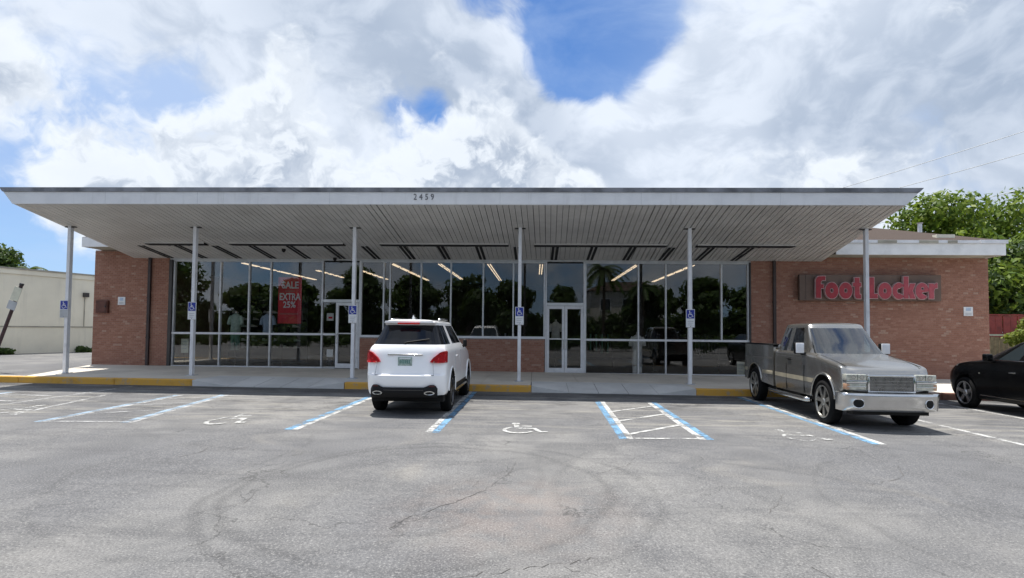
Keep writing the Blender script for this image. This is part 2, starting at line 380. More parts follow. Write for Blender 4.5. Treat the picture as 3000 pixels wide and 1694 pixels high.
class Bd:
    """collects verts/faces of one part"""
    def __init__(s): s.v = []; s.f = []
    def add(s, v, f):
        o = len(s.v); s.v += [tuple(p) for p in v]; s.f += [tuple(i+o for i in q) for q in f]; return s
    def box(s, x0, x1, y0, y1, z0, z1, slope=True):
        g0 = gz(x0) if slope is True else 0; g1 = gz(x1) if slope is True else 0
        v = [(x0, y0, z0+g0), (x1, y0, z0+g1), (x1, y1, z0+g1), (x0, y1, z0+g0), (x0, y0, z1+g0), (x1, y0, z1+g1), (x1, y1, z1+g1), (x0, y1, z1+g0)]
        return s.add(v, [(3, 2, 1, 0), (4, 5, 6, 7), (0, 1, 5, 4), (1, 2, 6, 5), (2, 3, 7, 6), (3, 0, 4, 7)])
    def tube(s, pts, r, n=8, caps=True):
        pts = [Vector(p) for p in pts]; rs = r if isinstance(r, (list, tuple)) else [r]*len(pts)
        o = len(s.v); ref = None
        for i, p in enumerate(pts):
            d = (pts[min(i+1, len(pts)-1)]-pts[max(i-1, 0)]).normalized()
            a = d.orthogonal().normalized() if ref is None else (ref-d*ref.dot(d)).normalized()
            ref = a; b = d.cross(a)
            for k in range(n):
                th = 2*PI*k/n; s.v.append(tuple(p+(a*math.cos(th)+b*math.sin(th))*rs[i]))
        for i in range(len(pts)-1):
            for k in range(n):
                q = o+i*n; s.f.append((q+k, q+(k+1) % n, q+n+(k+1) % n, q+n+k))
        if caps:
            s.f.append(tuple(o+k for k in range(n))[::-1]); s.f.append(tuple(o+(len(pts)-1)*n+k for k in range(n)))
        return s
    def lathe(s, prof, c, axis='x', n=28, closed=True):
        """prof: list of (offset along axis, radius)"""
        o = len(s.v); m = len(prof)
        for k in range(n):
            th = 2*PI*k/n; cs, sn = math.cos(th), math.sin(th)
            for a, r in prof:
                s.v.append({'x': (c[0]+a, c[1]+r*cs, c[2]+r*sn), 'y': (c[0]+r*cs, c[1]+a, c[2]+r*sn), 'z': (c[0]+r*cs, c[1]+r*sn, c[2]+a)}[axis])
        for k in range(n):
            k2 = (k+1) % n
            for i in range(m-1 if not closed else m):
                j = (i+1) % m; s.f.append((o+k*m+i, o+k*m+j, o+k2*m+j, o+k2*m+i))
        return s
    def disc(s, c, r, axis='y', n=20, ry=None):
        ry = ry or r; o = len(s.v)
        for k in range(n):
            th = 2*PI*k/n; a, b = r*math.cos(th), ry*math.sin(th)
            s.v.append({'x': (c[0], c[1]+a, c[2]+b), 'y': (c[0]+a, c[1], c[2]+b), 'z': (c[0]+a, c[1]+b, c[2])}[axis])
        s.f.append(tuple(range(o, o+n))); return s
    def ob(s, name, mat, parent=None, smooth=False, origin=None): return mo(name, s.v, s.f, mat, parent, smooth, origin)
def box(name, x0, x1, y0, y1, z0, z1, mat, parent=None, slope=False, bevel=0.):
    o = Bd().box(x0, x1, y0, y1, z0, z1, slope).ob(name, mat, parent)
    if bevel:
        bm = bmesh.new(); bm.from_mesh(o.data); bmesh.ops.bevel(bm, geom=bm.edges[:], offset=bevel, segments=2, affect='EDGES', profile=.5); bm.to_mesh(o.data); bm.free()
    return o
def curve_mesh(cu):
    o = bpy.data.objects.new('tmp', cu); COL.objects.link(o)
    dg = bpy.context.evaluated_depsgraph_get(); me = bpy.data.meshes.new_from_object(o.evaluated_get(dg))
    bpy.data.objects.remove(o); bpy.data.curves.remove(cu)
    v = np.array([p.co[:] for p in me.vertices]).reshape(-1, 3); f = [tuple(p.vertices) for p in me.polygons]
    bpy.data.meshes.remove(me); return v, f
def text(s, offset=0., ext=.0):
    cu = bpy.data.curves.new('t', 'FONT'); cu.body = s; cu.size = 1; cu.offset = offset; cu.extrude = ext; cu.resolution_u = 3
    return curve_mesh(cu)
def fit_text(name, s, x0, x1, z0, z1, y, mat, parent=None, offset=.012, depth=.004):
    v, f = text(s, offset, .02)
    lo, hi = v.min(0), v.max(0)
    X = x0+(v[:, 0]-lo[0])/(hi[0]-lo[0])*(x1-x0); Z = z0+(v[:, 1]-lo[1])/(hi[1]-lo[1])*(z1-z0)
    Yv = y-(v[:, 2]-lo[2])/(hi[2]-lo[2]+1e-9)*depth
    return mo(name, np.stack([X, Yv, Z], 1), f, mat, parent)

# wheelchair symbol in a unit square, as flat polygons (x right, y up)
def wheelchair():
    polys = []
    polys.append([(.36+.085*math.cos(a), .91+.085*math.sin(a)) for a in [2*PI*k/14 for k in range(14)]])
    def seg(a, b, w_):
        a, b = Vector(a), Vector(b); d = (b-a).normalized(); n = Vector((-d.y, d.x))*w_/2
        polys.append([tuple(a-n), tuple(b-n), tuple(b+n), tuple(a+n)])
    seg((.37, .83), (.41, .44), .10); seg((.37, .47), (.74, .47), .09); seg((.71, .50), (.85, .14), .09); seg((.82, .15), (.98, .20), .08); seg((.40, .66), (.68, .66), .08)
    pts = [(math.radians(a)) for a in range(120, 345, 15)]
    for a, b in zip(pts[:-1], pts[1:]):
        polys.append([(.44+.235*math.cos(a), .30+.235*math.sin(a)), (.44+.31*math.cos(a), .30+.31*math.sin(a)), (.44+.31*math.cos(b), .30+.31*math.sin(b)), (.44+.235*math.cos(b), .30+.235*math.sin(b))])
    return polys

# ------------------------------------------------------------------ ground
CURB, WALL, GLASS = 14.07, 18.7, 18.8
SW = .165       # sidewalk height over the asphalt
def sheet(x0, x1, y0, y1, h, nx=1, ny=1):
    v = [(x0+(x1-x0)*i/nx, y0+(y1-y0)*j/ny, h+gz(x0+(x1-x0)*i/nx)) for j in range(ny+1) for i in range(nx+1)]
    f = [(j*(nx+1)+i, j*(nx+1)+i+1, (j+1)*(nx+1)+i+1, (j+1)*(nx+1)+i) for j in range(ny) for i in range(nx)]
    return v, f
v, f = sheet(-260, 260, -200, 300, 0, 20, 20)
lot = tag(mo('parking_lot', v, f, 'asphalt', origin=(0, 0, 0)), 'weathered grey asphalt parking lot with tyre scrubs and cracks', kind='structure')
def stripe(name, pts, h, mat, parent=lot):
    return mo(name, [(x, y, gz(x)+h) for x, y in pts], [tuple(range(len(pts)))], mat, parent)
def bay_line(x, y0, y1, blue_left, worn_=False, both=True, flare=0.):
    bw, ww = .115, .10
    mb, mw = ('paint_blue_worn', 'paint_white_worn') if worn_ else ('paint_blue', 'paint_white')
    a = x-(bw if blue_left else ww)
    if both:
        l, r = (mb, mw) if blue_left else (mw, mb)
        stripe('painted_line', [(a, y0), (x, y0), (x+flare, y1), (a+flare, y1)], .004, l)
        stripe('painted_line', [(x+.006, y0), (x+(ww if blue_left else bw), y0), (x+flare+(ww if blue_left else bw), y1), (x+.006+flare, y1)], .004, r)
    else: stripe('painted_line', [(x-.05, y0), (x+.05, y0), (x+.05+flare, y1), (x-.05+flare, y1)], .004, mw)
bay_line(-3.76, 8.4, 13.3, True); bay_line(-1.58, 8.4, 13.95, False)
bay_line(1.38, 8.22, 12.55, True, flare=.10); bay_line(2.57, 8.3, 12.6, False, flare=.06)
bay_line(5.06, 8.22, 13.9, True, flare=.08)
bay_line(7.27, 7.6, 13.6, True, both=False); bay_line(9.6, 8.4, 13.6, True, both=False)
bay_line(-6.6, 8.7, 12.4, True, True, flare=-.5); bay_line(-7.95, 8.6, 12.2, True, True, flare=-.1)
bay_line(-10.3, 8.9, 13.7, True, True, both=False); bay_line(-11.9, 8.8, 12.2, True, True); bay_line(-9.0, 9.2, 12.0, True, True, both=False, flare=-.6)
stripe('painted_line', [(1.50, 8.22), (2.47, 8.3), (2.47, 8.38), (1.50, 8.30)], .008, 'paint_white')
stripe('painted_line', [(-7.9, 8.62), (-6.62, 8.72), (-6.62, 8.79), (-7.9, 8.69)], .008, 'paint_white_worn')
for y in (8.55, 9.75, 10.85): stripe('painted_line', [(1.49, y), (2.50, y+.93), (2.50, y+1.04), (1.49, y+.11)], .008, 'paint_white')
for y in (9.4, 10.5, 11.5): stripe('painted_line', [(-7.85, y), (-6.75, y+.8), (-6.75, y+.88), (-7.85, y+.08)], .008, 'paint_white_worn')
for y in (9.7, 10.8, 11.7): stripe('painted_line', [(-11.7, y), (-10.5, y-.1), (-10.5, y), (-11.7, y+.1)], .008, 'paint_white_worn')
def ground_symbol(x, y, wx, wy, mat):
    b = Bd()
    for k, p in enumerate(wheelchair()):
        b.add([(x+u*wx, y+q*wy, gz(x)+.004+.0004*k) for u, q in p], [tuple(range(len(p)))])
    b.ob('wheelchair_symbol', mat, lot)
ground_symbol(-.62, 8.45, .85, .98, 'paint_symbol'); ground_symbol(-5.55, 8.65, .8, 1.35, 'paint_symbol_worn'); ground_symbol(3.75, 8.32, .8, 1.0, 'paint_symbol_worn')
ground_symbol(-9.8, 9.2, .8, 1.2, 'paint_symbol_worn')
# open cracks
def crack(pts, wd_):
    pts2 = []
    for (a, b), (c_, d_) in zip(pts[:-1], pts[1:]):
        for k in range(8):
            q = k/8; pts2.append((a+(c_-a)*q+random.uniform(-.012, .012), b+(d_-b)*q+random.uniform(-.03, .03)))
    v, f = [], []
    for i, (x, y) in enumerate(pts2):
        ww = wd_*random.uniform(.2, 1.)
        v += [(x-ww, y+ww*.3, gz(x)+.003), (x+ww, y-ww*.3, gz(x)+.003)]
        if i: f.append((2*i-2, 2*i-1, 2*i+1, 2*i))
    mo('crack', v, f, 'concrete_joint', lot)
crack([(-1.15, 4.4), (-1.05, 4.65), (-.72, 5.1), (-.5, 5.45), (-.42, 5.7), (-.25, 6.2), (-.22, 6.7)], .006)
crack([(-.55, 3.55), (-.1, 3.7), (.22, 3.82), (.5, 3.95)], .005); crack([(2.1, 5.0), (2.35, 5.35), (2.5, 5.6)], .005); crack([(-4.3, 6.5), (-4.2, 6.8), (-4.25, 7.1)], .006)
crack([(2.2, 3.3), (2.0, 3.6), (1.9, 3.9)], .005)
crack([(-.5, 5.45), (-.62, 5.6), (-.58, 5.8)], .004); crack([(-4.2, 6.8), (-3.9, 6.95), (-3.7, 7.3)], .006); crack([(-4.25, 7.1), (-4.6, 7.25)], .005)
crack([(.7, 6.2), (1.1, 6.6), (1.3, 7.1), (1.75, 7.4)], .004); crack([(-2.9, 4.6), (-2.6, 4.9), (-2.7, 5.3)], .004); crack([(3.6, 6.0), (4.2, 6.4), (4.5, 7.0)], .005); crack([(.2, 3.75), (.5, 3.6), (.9, 3.55)], .005)

# raised side alley, left of the store
v, f = sheet(-60, -13.62, CURB+.26, 60, .13)
v[1] = (-13.62, CURB+.26, .13+gz(-13.62)); v[3] = (-15.6, 60, .13+gz(-15.6))
v = [(-60, CURB+.26, .13+gz(-60)), (-13.65, CURB+.26, .13+gz(-13.65)), (-15.4, 18.6, .13+gz(-15.4)), (-15.4, 60, .13+gz(-15.4)), (-60, 60, .13+gz(-60))]
tag(mo('alley', v, [(0, 1, 2, 3, 4)], 'asphalt_alley'), 'strip of grey asphalt alley between the pale building and the store', kind='structure')

# sidewalk: joint bed + slabs + ramps
RAMPS = [(-8.95, -4.94), (-.08, 4.10)]
RD = 15.35
sw = tag(mo('sidewalk', [(-13.6, CURB+.02, SW-.03+gz(-13.6)), (30, CURB+.02, SW-.03+gz(30)), (30, WALL, SW-.03+gz(30)), (-15.4, WALL, SW-.03+gz(-15.4))], [(0, 1, 2, 3)], 'concrete_joint'), 'concrete sidewalk under the canopy', kind='structure')
# cut the bed under the ramps by lowering it: bed is split into strips
me = sw.data; bm = bmesh.new(); bm.from_mesh(me); bm.free()
def slab(x0, x1, y0, y1, m='concrete'):
    g = .006; b = Bd()
    x0 += g; x1 -= g; y0 += g; y1 -= g
    b.box(x0, x1, y0, y1, SW-.04, SW); b.ob('concrete_slab', m, sw)
xs = [-13.3]
while xs[-1] < 29: xs.append(xs[-1]+1.32)
for a, b_ in zip(xs[:-1], xs[1:]):
    slab(a, b_, RD+1.55, WALL-.001); slab(a, b_, RD, RD+1.55)
    inr = [r for r in RAMPS if b_ > r[0]+.001 and a < r[1]-.001]
    pieces = [(a, b_)]
    for r in inr:
        np_ = []
        for p, q in pieces:
            if p < r[0]: np_.append((p, min(q, r[0])))
            if q > r[1]: np_.append((max(p, r[1]), q))
        pieces = np_
    for p, q in pieces:
        if q-p > .05: slab(p, q, CURB+.20, RD)
# left wedge of the sidewalk
Bd().add([(-13.65, CURB+.2, SW+gz(-13.65)), (-13.3, CURB+.2, SW+gz(-13.3)), (-13.3, WALL, SW+gz(-13.3)), (-15.45, WALL, SW+gz(-15.45))], [(0, 1, 2, 3)]).ob('concrete_slab', 'concrete', sw)
for x0, x1 in RAMPS:
    fl = .95
    def gp(x, y, h): return (x, y, h+gz(x))
    n = 3; b = Bd()
    bot = [x0+fl+(x1-x0-2*fl)*k/n for k in range(n+1)]; g = .006
    for k in range(n):
        a, c_ = bot[k]+g, bot[k+1]-g
        Bd().add([gp(a, CURB-.02, .025), gp(c_, CURB-.02, .025), gp(c_, RD-.01, SW-.002), gp(a, RD-.01, SW-.002), gp(a, CURB-.02, -.02), gp(c_, CURB-.02, -.02)], [(0, 1, 2, 3), (4, 5, 1, 0)]).ob('ramp_slab', 'concrete_new', sw)
    for xa, xb in ((x0, x0+fl), (x1, x1-fl)):
        fcs = [(0, 1, 2), (0, 2, 3), (0, 4, 1), (4, 5, 1)]
        if xb < xa: fcs = [q[::-1] for q in fcs]
        Bd().add([gp(xa, CURB-.004, SW), gp(xb, CURB-.02, .025), gp(xb, RD-.01, SW-.002), gp(xa, RD-.01, SW-.002), gp(xa, CURB-.004, -.02), gp(xb, CURB-.02, -.02)], fcs).ob('ramp_flare', 'concrete_new', sw)
# lower the bed where the ramps dip: rebuild it as strips clear of them
sw.data.clear_geometry()
bed = Bd()
def bedrect(x0, x1, y0, y1): bed.add([(x0, y0, SW-.03+gz(x0)), (x1, y0, SW-.03+gz(x1)), (x1, y1, SW-.03+gz(x1)), (x0, y1, SW-.03+gz(x0))], [(0, 1, 2, 3)])
bedrect(-13.3, 30, RD, WALL); bedrect(-13.3, RAMPS[0][0], CURB+.1, RD); bedrect(RAMPS[0][1], RAMPS[1][0], CURB+.1, RD); bedrect(RAMPS[1][1], 30, CURB+.1, RD)
sw.data.from_pydata([(Vector(p)-WL[sw])[:] for p in bed.v], [], bed.f)
# curbs
def curb(x0, x1, mat, label, step=2.6):
    c0 = thing('curb', label, 'curb', ((x0+x1)/2, CURB, gz((x0+x1)/2))); c0['kind'] = 'structure'; del c0['category']
    x = x0
    while x < x1-.01:
        e = min(x+step, x1)
        if x1-e < .5: e = x1
        o = box('curb_block', x+.004, e-.004, CURB, CURB+.19, -.05, SW+.004, mat, c0, slope=True, bevel=.022); x = e
curb(-28, -13.65, 'curb_yellow', 'yellow painted curb along the side alley at the far left')
curb(-13.65, RAMPS[0][0], 'curb_yellow', 'yellow painted curb beneath the two leftmost canopy posts')
curb(RAMPS[0][1], RAMPS[1][0], 'curb_yellow', 'yellow painted curb in front of the white suv')
curb(RAMPS[1][1], 7.6, 'curb_yellow', 'yellow painted curb behind the grey pickup')
curb(7.6, 30, 'curb_red', 'faded reddish curb between the pickup and the black car')
o = box('curb_block', -28, -13.65, CURB+.19, CURB+.262, .05, SW, 'concrete_new', [q for q in bpy.data.objects if q.name.startswith('curb') and q.type == 'EMPTY'][0], slope=True)
# ------------------------------------------------------------------ store building
store = thing('store_building', 'low red-brick store with a long dark glass front', 'building', (0, WALL, .17))
BXW, BZH, MJ = .165, .0675, .009
SINGLE = {'n': 0}
unit = {}
def brick_unit(wd_):
    k = round(wd_, 3)
    if k not in unit:
        h = BZH-MJ
        v = [(0, 0, 0), (k, 0, 0), (k, 0, h), (0, 0, h), (0, .012, 0), (k, .012, 0), (k, .012, h), (0, .012, h)]
        f = [(0, 1, 2, 3), (1, 5, 6, 2), (4, 0, 3, 7), (3, 2, 6, 7), (4, 5, 1, 0)]
        me = bpy.data.meshes.new('brick'); me.from_pydata(v, [], f); me.materials.append(MATS['brick_single']); unit[k] = me
    return unit[k]
def brick_wall(x0, x1, z0, z1, depth, single=None):
    wall = box('brick_wall', x0, x1, WALL+.009, WALL+depth, z0, z1, 'mortar', store)
    b = Bd(); row = 0; z = z0+.004
    while z+BZH-MJ < z1:
        x = x0+.002-(BXW/2 if row % 2 else 0)
        while x < x1-.02:
            a, e = max(x, x0+.002), min(x+BXW-MJ, x1-.002)
            if e-a > .03:
                pr_ = random.uniform(-.0015, .0015)
                full = abs(e-a-(BXW-MJ)) < 1e-6
                if single and full and single[0] < a < single[1] and single[2] < z < single[3] and SINGLE['n'] < 299:
                    SINGLE['n'] += 1
                    o = bpy.data.objects.new('brick', brick_unit(BXW-MJ)); _link(o, wall, Vector((a, WALL+pr_, z)))
                else:
                    h = BZH-MJ; y = WALL+pr_
                    b.add([(a, y, z), (e, y, z), (e, y, z+h), (a, y, z+h), (a, WALL+.012, z), (e, WALL+.012, z), (e, WALL+.012, z+h), (a, WALL+.012, z+h)],
                          [(0, 1, 2, 3), (1, 5, 6, 2), (4, 0, 3, 7), (3, 2, 6, 7), (4, 5, 1, 0)])
            x += BXW
        z += BZH; row += 1
    o = b.ob('brick_courses', 'brick_joined', wall); o['kind'] = 'stuff'
    return wall
brick_wall(-15.52, -12.84, .18, 4.27, .3)
brick_wall(7.30, 15.14, .02, 4.16, .3, (11.3, 14.95, .9, 2.62))
brick_wall(-6.05, .33, .10, 1.29, .2)
for x, wd_ in ((-15.52, .2), (15.14-.2, .2)):
    box('side_wall', x+.003, x+wd_, WALL+.305, 30, 0, 4.2, 'mortar', store)
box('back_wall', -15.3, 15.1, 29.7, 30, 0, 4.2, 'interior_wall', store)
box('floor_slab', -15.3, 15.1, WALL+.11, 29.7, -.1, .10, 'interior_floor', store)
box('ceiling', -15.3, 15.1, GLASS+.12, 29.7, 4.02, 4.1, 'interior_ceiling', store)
box('header_beam', -12.84, 7.30, WALL+.03, GLASS+.11, 3.955, 4.55, 'alu_frame', store)
# jambs, downpipes
box('jamb', -12.835, -12.73, WALL-.02, GLASS+.06, .18, 3.95, 'dark_frame', store)
box('jamb', 7.255, 7.295, WALL-.02, GLASS+.06, .05, 3.95, 'dark_frame', store)
for x in (-13.5, 8.06): 
    dp = Bd().box(x-.045, x+.045, WALL-.085, WALL-.012, .12, 4.2, False).ob('downpipe', 'pipe_brown', store)
    for z in (1.2, 2.6): box('pipe_strap', x-.06, x+.06, WALL-.09, WALL-.004, z, z+.03, 'pipe_brown', dp)
# windows ------------------------------------------------------------
def pane(x0, x1, z0, z1, parent): return box('glass_pane', x0, x1, GLASS-.004, GLASS+.004, z0, z1, 'store_glass', parent)
def window(xs, zb, zs, zt, wb=.05, lower=True, skip_low=(), label=None):
    """xs: mullion centres; zb bottom, zs sill bar, zt top"""
    g0, g1 = gz(xs[0]), gz(xs[-1])
    W_ = box('window_frame', xs[0]-.03, xs[-1]+.03, GLASS-.05, GLASS+.05, zt-.05, zt, 'alu_frame', store)
    box('sill_bar', xs[0]-.03, xs[-1]+.03, GLASS-.07, GLASS+.05, zs-.035, zs+.035, 'white_metal', W_)
    if lower: box('bottom_rail', xs[0]-.03, xs[-1]+.03, GLASS-.06, GLASS+.05, zb, zb+.05, 'white_metal', W_)
    for i, x in enumerate(xs):
        box('mullion', x-wb/2, x+wb/2, GLASS-.058, GLASS+.052, zs+.036, zt-.051, 'alu_frame', W_)
        if lower and i not in skip_low: box('mullion', x-wb/2, x+wb/2, GLASS-.055, GLASS+.052, zb+.051, zs-.036, 'alu_frame', W_)
    for a, b_ in zip(xs[:-1], xs[1:]): pane(a+wb/2, b_-wb/2, zs+.036, zt-.051, W_)
    if lower:
        xl = [x for i, x in enumerate(xs) if i not in skip_low]
        for a, b_ in zip(xl[:-1], xl[1:]): pane(a+wb/2, b_-wb/2, zb+.051, zs-.036, W_)
    return W_
window([-12.69, -11.03, -10.01, -9.24, -7.41], .21, 1.385, 3.95)
window([-6.05, -5.26, -5.04, -3.96, -2.92, -1.80, -.76, .31], 1.30, 1.34, 3.95, lower=False)
box('window_ledge', -6.07, .335, WALL-.04, GLASS+.06, 1.293, 1.303, 'white_metal', store)
window([1.72, 3.52, 4.45, 5.32, 6.33, 7.22], .10, 1.285, 3.95, skip_low=(4,))
# transoms over the doors
tr = box('transom_frame', -7.38, -6.08, GLASS-.045, GLASS+.045, 2.50, 2.60, 'alu_frame', store); pane(-7.35, -6.10, 2.60, 3.9, tr)
tr2 = box('transom_frame', .345, 1.69, GLASS-.045, GLASS+.045, 2.44, 2.54, 'alu_frame', store); pane(.36, 1.68, 2.54, 3.9, tr2)
for x in (.345, 1.65): box('door_post', x, x+.045, GLASS-.06, GLASS+.05, .12, 3.95, 'white_metal', tr2)
for x in (-6.12,): box('door_post', x, x+.05, GLASS-.06, GLASS+.05, .2, 3.95, 'white_metal', tr)
# narrow side light left of the single door
sl = box('side_light', -7.38, -6.94, GLASS-.03, GLASS+.03, .2, .27, 'alu_frame', store); pane(-7.36, -6.96, .27, 2.49, sl); box('sill_bar', -7.38, -6.94, GLASS-.05, GLASS+.04, 1.35, 1.42, 'white_metal', sl)
def door(x0, x1, z0, z1, bar, hx, label=None):
    s_ = .085
    b = Bd().box(x0, x0+s_, GLASS-.05, GLASS+.03, z0, z1, False).box(x1-s_, x1, GLASS-.05, GLASS+.03, z0, z1, False)
    b.box(x0+s_, x1-s_, GLASS-.048, GLASS+.028, z0, z0+.16, False).box(x0+s_, x1-s_, GLASS-.048, GLASS+.028, z1-.10, z1, False)
    d = b.ob('door', 'white_metal', store)
    pane(x0+s_, x1-s_, z0+.16, z1-.10, d)
    box('push_bar', x0+s_-.02, x1-s_+.02, GLASS-.10, GLASS-.07, bar-.02, bar+.02, 'alu_frame', d)
    Bd().tube([(hx, GLASS-.055, bar-.35), (hx, GLASS-.11, bar-.33), (hx, GLASS-.11, bar-.05), (hx, GLASS-.055, bar-.03)], .014, 8).ob('handle', 'chrome_dull', d)
    return d
door(.395, 1.005, .15, 2.43, 1.30, .96); door(1.015, 1.645, .15, 2.43, 1.30, 1.06); door(-6.92, -6.13, .22, 2.49, 1.42, -6.86)
# eaves, fascia boards and roof of the wings
EY = 17.9
for x0, x1, z0, z1, n in ((9.72, 15.06, 4.13, 4.50, 'r'), (-15.34, -13.95, 4.28, 4.60, 'l')):
    fb_ = box('fascia_board', x0, x1, EY, EY+.04, z0, z1, 'white_paint', store)
    sg = 1 if n == 'r' else -1
    xe = x1 if n == 'r' else x0
    box('fascia_return', xe-.02, xe+.02, EY+.041, 24, z0, z1, 'white_paint', fb_)
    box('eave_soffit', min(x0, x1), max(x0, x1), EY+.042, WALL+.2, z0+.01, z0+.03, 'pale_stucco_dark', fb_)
gut = box('gutter', 9.72, 14.2, EY-.06, EY, 4.505, 4.60, 'white_metal', store)
for x0, x1 in ((11.0, 11.6), (12.3, 12.9), (13.2, 13.5)): box('broken_gutter_piece', x0, x1, EY-.075, EY-.062, 4.50, 4.59, 'pale_stucco_dark', gut)
box('gutter_cap', 14.25, 15.1, EY-.05, EY+.5, 4.505, 4.62, 'white_metal', store)
rv = [(-15.36, EY+.02, 4.61), (15.08, EY+.02, 4.61), (14.0, 22.6, 6.2), (-13.6, 22.6, 6.2), (15.08, 29.8, 4.61), (-15.36, 29.8, 4.61), (12.2, 24.5, 6.5), (-12, 24.5, 6.5)]
roof = mo('roof', [(-15.36, EY+.02, 4.61), (15.08, EY+.02, 4.61), (15.08, 30.2, 4.61), (-15.36, 30.2, 4.61), (-12.6, 24, 6.35), (12.6, 24, 6.35)], [(0, 1, 5, 4), (1, 2, 5), (2, 3, 4, 5), (3, 0, 4), (3, 2, 1, 0)], 'shingle', store)
Bd().tube([(14.1, 20.4, 5.1), (14.1, 20.4, 5.62), (14.1, 20.4, 5.66)], [.07, .07, .11], 10).ob('vent_pipe', 'white_metal', roof)
Bd().tube([(12.0, 23.4, 6.1), (12.0, 23.4, 6.62)], .04, 8).ob('vent_pipe', 'white_metal', roof)
box('patch', 13.4, 14.0, 18.6, 18.8, 4.78, 4.92, 'pale_stucco', roof)

# ------------------------------------------------------------------ canopy
FY, BY = 13.5, WALL-.01
can = thing('entrance_canopy', 'wide white and grey canopy on slim white posts across the store front', 'canopy', (-2.2, FY, 4.5))
ZF, ZB = 4.72, 4.0
def edge(yy):      # left/right edge of the canopy in plan
    q = (yy-FY)/(BY-FY); return -13.44+(-14.09+13.44)*q, 9.02+(9.64-9.02)*q
def zs_(yy): return ZF+(ZB-ZF)*(yy-FY)/(BY-FY)
XT0, XT1, ZT = -13.78, 9.43, 5.14
# fascia: slanted ends, lower board and dark drip cap
def fascia_x(z): q = (z-ZF)/(ZT-ZF); return -13.44+(XT0+13.44)*q, 9.02+(XT1-9.02)*q
def fb2(z0, z1, y0, y1, name, mat):
    a0, b0 = fascia_x(z0); a1, b1 = fascia_x(z1)
    return mo(name, [(a0, y0, z0), (b0, y0, z0), (b1, y0, z1), (a1, y0, z1), (a0, y1, z0), (b0, y1, z0), (b1, y1, z1), (a1, y1, z1)],
              [(0, 1, 2, 3), (1, 5, 6, 2), (5, 4, 7, 6), (4, 0, 3, 7), (3, 2, 6, 7), (4, 5, 1, 0)], mat, can)
fas = fb2(ZF, 5.03, FY, FY+.06, 'fascia', 'canopy_paint')
fb2(5.032, ZT, FY-.03, FY+.07, 'drip_cap', 'cap_grey')
for x in (-11.0, -8.6, -5.2, -.9, 2.6, 6.0): box('fascia_joint', x-.003, x+.003, FY-.002, FY, ZF+.01, 5.025, 'sign_grey', fas)
# deck (roof) and side skirts
l0, r0 = edge(FY); l1, r1 = edge(BY)
mo('deck', [(XT0+.02, FY+.07, ZT-.02), (XT1-.02, FY+.07, ZT-.02), (r1+.2, BY, ZB+.75), (l1-.2, BY, ZB+.75), (l0, FY+.07, ZF+.06), (r0, FY+.07, ZF+.06), (r1, BY, ZB+.06), (l1, BY, ZB+.06)],
   [(0, 1, 2, 3), (4, 7, 6, 5), (0, 3, 7, 4), (1, 5, 6, 2), (3, 2, 6, 7), (0, 4, 5, 1)], 'soffit_gap', can)
for a, b_, a2, b2, nm in ((l0, l1, XT0+.02, l1-.2, 'l'), (r0, r1, XT1-.02, r1+.2, 'r')):
    s_ = -1 if nm == 'l' else 1
    mo('side_skirt', [(a+s_*.012, FY+.061, ZF), (b_+s_*.012, BY, ZB), (b2+s_*.012, BY, ZB+.75), (a2+s_*.012, FY+.061, ZT-.01), (a-s_*.1, FY+.061, ZF), (b_-s_*.1, BY, ZB)],
       [(0, 1, 2, 3), (0, 4, 5, 1)], 'soffit', can)
sof = mo('soffit_bed', [(l0, FY+.06, ZF+.05), (r0, FY+.06, ZF+.05), (r1, BY, ZB+.05), (l1, BY, ZB+.05)], [(0, 3, 2, 1)], 'soffit_gap', can)
YM = 16.93
NP = 148
def panel(x0f, x1f, ya, yb, t0, t1):
    # t in 0..1 along the width
    def P(t, y, dz): l, r = edge(y); return (l+(r-l)*t, y, zs_(y)+dz)
    v = [P(t0, ya, 0), P(t1, ya, 0), P(t1, yb, 0), P(t0, yb, 0), P(t0, ya, .03), P(t1, ya, .03), P(t1, yb, .03), P(t0, yb, .03)]
    mo('soffit_panel', v, [(3, 2, 1, 0), (0, 1, 5, 4), (1, 2, 6, 5), (2, 3, 7, 6), (3, 0, 4, 7)], 'soffit', sof)
for k in range(NP):
    gap = (.045 if k % 2 else .08) if k < NP*.72 else (.06 if k % 2 else .17)
    gap *= random.uniform(.7, 1.2)
    if k in (60, 61, 62, 99): gap *= 1.9
    t0, t1 = (k+gap)/NP, (k+1-gap*.4)/NP
    panel(0, 0, FY+.062, YM, t0, t1); panel(0, 0, YM+.02, BY, t0, t1)
# ceiling vents: long slots along the front line and paired slots towards the glass
for x0, x1 in ((-12.35, -10.45), (-9.65, -6.02), (-4.87, -.85), (-.05, 4.03), (4.95, 7.9)):
    zz = zs_(YM)
    sl_ = Bd().box(x0, x1, YM-.13, YM+.12, zz-.045, zz+.03, False).ob('vent_slot', 'black_void', can)
    box('slot_lip', x0, x1, YM-.155, YM-.132, zz-.02, zz+.02, 'soffit', sl_)
    n_ = 3
    for k in range(1, n_): box('slot_divider', x0+(x1-x0)*k/n_-.03, x0+(x1-x0)*k/n_+.03, YM-.14, YM+.13, zz-.053, zz-.046, 'dark_frame', sl_)
for k in range(17):
    x = -12.75+k*1.215
    for dx in (-.105, .03):
        ya, yb = YM+.22, BY-.06
        mo('vent_slot', [(x+dx, ya, zs_(ya)-.012), (x+dx+.085, ya, zs_(ya)-.012), (x+dx+.085, yb, zs_(yb)-.012), (x+dx, yb, zs_(yb)-.012), (x+dx, ya, zs_(ya)+.01), (x+dx+.085, ya, zs_(ya)+.01), (x+dx+.085, yb, zs_(yb)+.01), (x+dx, yb, zs_(yb)+.01)],
           [(3, 2, 1, 0), (0, 1, 5, 4), (1, 2, 6, 5), (2, 3, 7, 6), (3, 0, 4, 7)], 'black_void', can)
